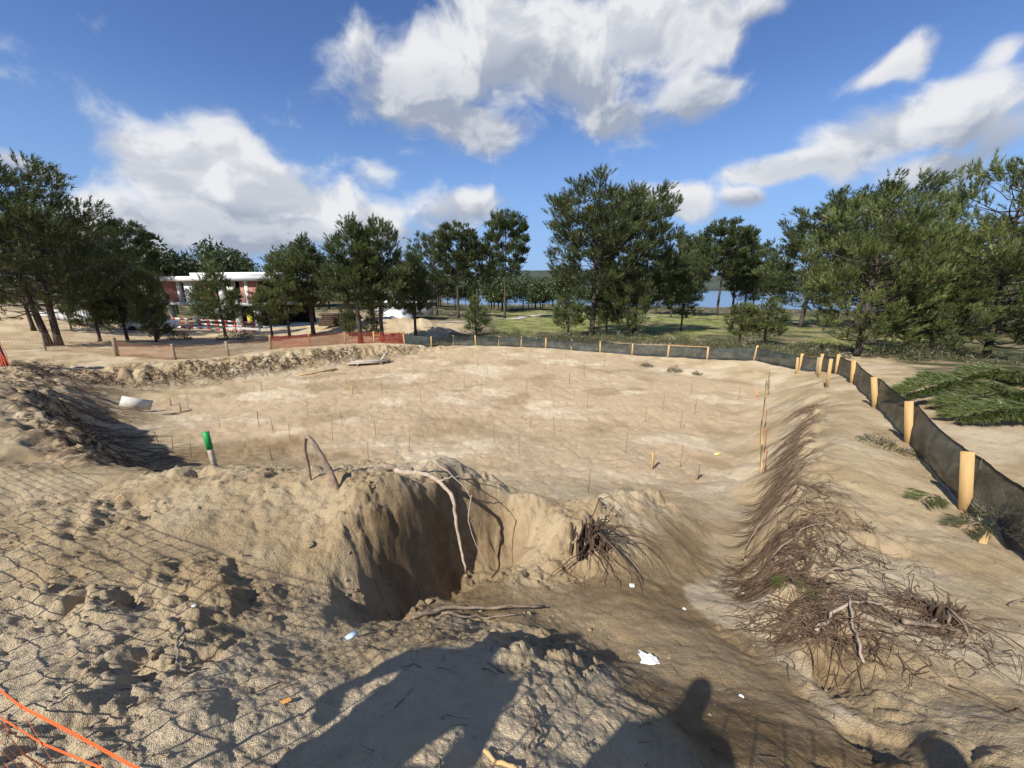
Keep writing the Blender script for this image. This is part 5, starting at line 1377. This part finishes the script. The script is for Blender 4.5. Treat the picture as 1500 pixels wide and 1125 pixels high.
plant(8.6, 8.4, .42, .34, 420, 'grey-green shrub low on the sand beside the fence', .07, .018)
plant(9.0, 7.9, .35, .2, 260, 'small flat shrub spreading below the grey-green one', .07, .018)
plant(10.9, 25.3, .5, .45, 300, 'weedy tuft on the far lip of the pit', .16, .03)
plant(9.6, 27.0, .45, .4, 240, 'second weedy tuft near the framed fence panel', .16, .03)
plant(11.9, 24.2, .3, .25, 160, 'tiny dark weed on the pale sand rise', .14, .03)
plant(-13.0, 10.8, .6, .25, 260, 'low dry grass clump at the top of the left slope', .14, .02)
plant(-9.5, 8.0, .35, .14, 160, 'thin dry grass tuft further down the left slope', .12, .014)
plant(7.35, 5.15, .35, .5, 380, 'leafy weed growing against the black cloth by the post', .08, .02)

# ------------------------------------------------------------------ rubbish
def crumple(name, x, y, s, label, cat, mat, seed, rz=0, flat=.45):
    bm = bmesh.new(); bmesh.ops.create_icosphere(bm, subdivisions=3, radius=1)
    r = np.random.RandomState(seed); off = r.rand(3) * 50
    for v in bm.verts:
        p = np.array(v.co); d = 1 + .55 * float(fbm(np.array([p[0] * 1.6 + off[0]]), np.array([p[1] * 1.6 + p[2] * 2 + off[1]]), 3, seed)[0])
        v.co = Vector(p * d * np.array(s) * np.array([1, 1, flat]))
    me = bpy.data.meshes.new(name); bm.to_mesh(me); bm.free()
    return link(name, me, M[mat], None, label, cat, loc=(x, y, hgt(x, y) + s[2] * flat * .5), rot=(.2, .1, rz))
crumple('plastic_scrap', 1.10, 2.42, (.085, .045, .06), 'crumpled white plastic scrap on the moist sand', 'plastic', 'plastic_white', 5, -.5)
crumple('white_pebble', 1.42, 3.82, (.03, .025, .03), 'small white lump at the dark stump end of the channel', 'pebble', 'plastic_white', 6)
crumple('white_pebble', 1.9, 3.5, (.018, .015, .02), 'tiny white chip beside the grey sand tongue', 'pebble', 'plastic_white', 7)
crumple('white_pebble', 1.55, 2.0, (.014, .012, .014), 'tiny white chip alone in the brown wash', 'pebble', 'plastic_white', 8)
crumple('white_pebble', -2.2, 2.2, (.014, .012, .014), 'tiny white chip among net shadows on the mound', 'pebble', 'plastic_white', 9)
o = empty('drink_carton', (-1.16, 2.24, hgt(-1.16, 2.24) + .02), 'small pale blue carton lying on the sand below the mound', 'carton', None, .9)
mb = MB(); mb.box((0, 0, 0), (.085, .038, .03), jit=.002); link('body', mb.mesh('body'), M['plastic_blue'], o)
mb = MB(); mb.box((-.046, 0, 0), (.008, .04, .032)); link('end_flap', mb.mesh('end_flap'), M['steel'], o)
o = empty('bottle', (7.25, 12.5, hgt(7.25, 12.5) + .04), 'yellow and white bottle lying on the pit floor', 'bottle', None, .3)
mb = MB(); mb.tube([(-.12, 0, 0), (-.02, 0, 0), (.05, 0, 0), (.09, 0, 0), (.13, 0, 0)], [.038, .04, .04, .018, .016], 10); link('body', mb.mesh('body', True), M['yellow'], o)
mb = MB(); mb.tube([(-.16, 0, 0), (-.12, 0, 0)], .041, 10); link('cap', mb.mesh('cap'), M['plastic_white'], o)
mb = MB(); mb.add([(-.03, 0, 0), (0, -.016, .006), (.035, -.004, .012), (.01, .018, .004)], None, [[0, 1, 2], [0, 2, 3]]); link('dry_leaf', mb.mesh('dry_leaf'), M['leaf_orange'], None, 'orange dry leaf at the edge of the big shadow', 'leaf', loc=(-1.1, 1.43, hgt(-1.1, 1.43) + .012))

# ------------------------------------------------------------------ the people at the net: out of view, they cast the shadows in the foreground
def person(x, y, rz, h, label, arms, jacket, wide=1.0):
    z = hgt(x, y); s = h / 1.75
    J = {'pel': (0, 0, .95), 'sp': (0, 0, 1.15), 'ch': (0, 0, 1.36), 'nk': (0, .01, 1.5), 'hd': (0, .03, 1.6), 'tp': (0, .02, 1.73),
         'hl': (-.10, 0, .88), 'kl': (-.13, .03, .5), 'al': (-.15, -.02, .08), 'tl': (-.16, .15, .03), 'hr': (.10, 0, .88), 'kr': (.13, .03, .5), 'ar': (.15, -.02, .08), 'tr': (.16, .15, .03),
         'sl': (-.19 * wide, 0, 1.42), 'sr': (.19 * wide, 0, 1.42)}
    J.update(arms)
    rad = dict(pel=.15, sp=.145, ch=.165, nk=.058, hd=.10, tp=.07, hl=.09, kl=.065, al=.045, tl=.04, hr=.09, kr=.065, ar=.045, tr=.04, sl=.075, sr=.075, el=.05, er=.05, wl=.034, wr=.034, fl=.03, fr=.03)
    E = [('pel', 'sp'), ('sp', 'ch'), ('ch', 'nk'), ('nk', 'hd'), ('hd', 'tp'), ('pel', 'hl'), ('hl', 'kl'), ('kl', 'al'), ('al', 'tl'), ('pel', 'hr'), ('hr', 'kr'), ('kr', 'ar'), ('ar', 'tr'), ('ch', 'sl'), ('sl', 'el'), ('el', 'wl'), ('wl', 'fl'), ('ch', 'sr'), ('sr', 'er'), ('er', 'wr'), ('wr', 'fr')]
    K = list(J); me = bpy.data.meshes.new('person'); me.from_pydata([tuple(np.array(J[k]) * s) for k in K], [(K.index(a), K.index(b)) for a, b in E], [])
    o = link('person', me, M[jacket], None, label, 'person', loc=(x, y, z), rot=(0, 0, rz))
    o.modifiers.new('skin', 'SKIN')
    for i, k in enumerate(K):
        q = rad[k] * s * (wide if k in ('pel', 'sp', 'ch') else 1); me.skin_vertices[0].data[i].radius = (q, q * .8)
    me.skin_vertices[0].data[0].use_root = True
    sb = o.modifiers.new('subdivision', 'SUBSURF'); sb.levels = 2; sb.render_levels = 2
    return o
hips = dict(el=(-.44, -.05, 1.18), wl=(-.24, .05, 1.02), fl=(-.20, .08, 1.0), er=(.44, -.05, 1.18), wr=(.24, .05, 1.02), fr=(.2, .08, 1.0))
fold = dict(el=(-.26, .02, 1.14), wl=(-.05, .2, 1.2), fl=(.05, .22, 1.22), er=(.26, .02, 1.14), wr=(.05, .2, 1.12), fr=(-.05, .22, 1.1))
phone = dict(el=(-.30, .22, 1.22), wl=(-.13, .36, 1.46), fl=(-.09, .38, 1.55), er=(.30, .22, 1.22), wr=(.13, .36, 1.46), fr=(.09, .38, 1.55))
M['jacket'] = simple_mat('dark_jacket', (.03, .035, .05), (.06, .065, .09), 12, .9)
person(-1.62, .02, -.4, 1.78, 'person in a dark jacket with hands on hips behind the net', hips, 'jacket', 1.45)
person(-.56, -.30, -.2, 1.72, 'person in a dark jacket with folded arms behind the net', fold, 'jacket', 1.2)
person(.62, -.62, -.3, 1.74, 'person in a dark jacket standing apart from the other two', fold, 'jacket')
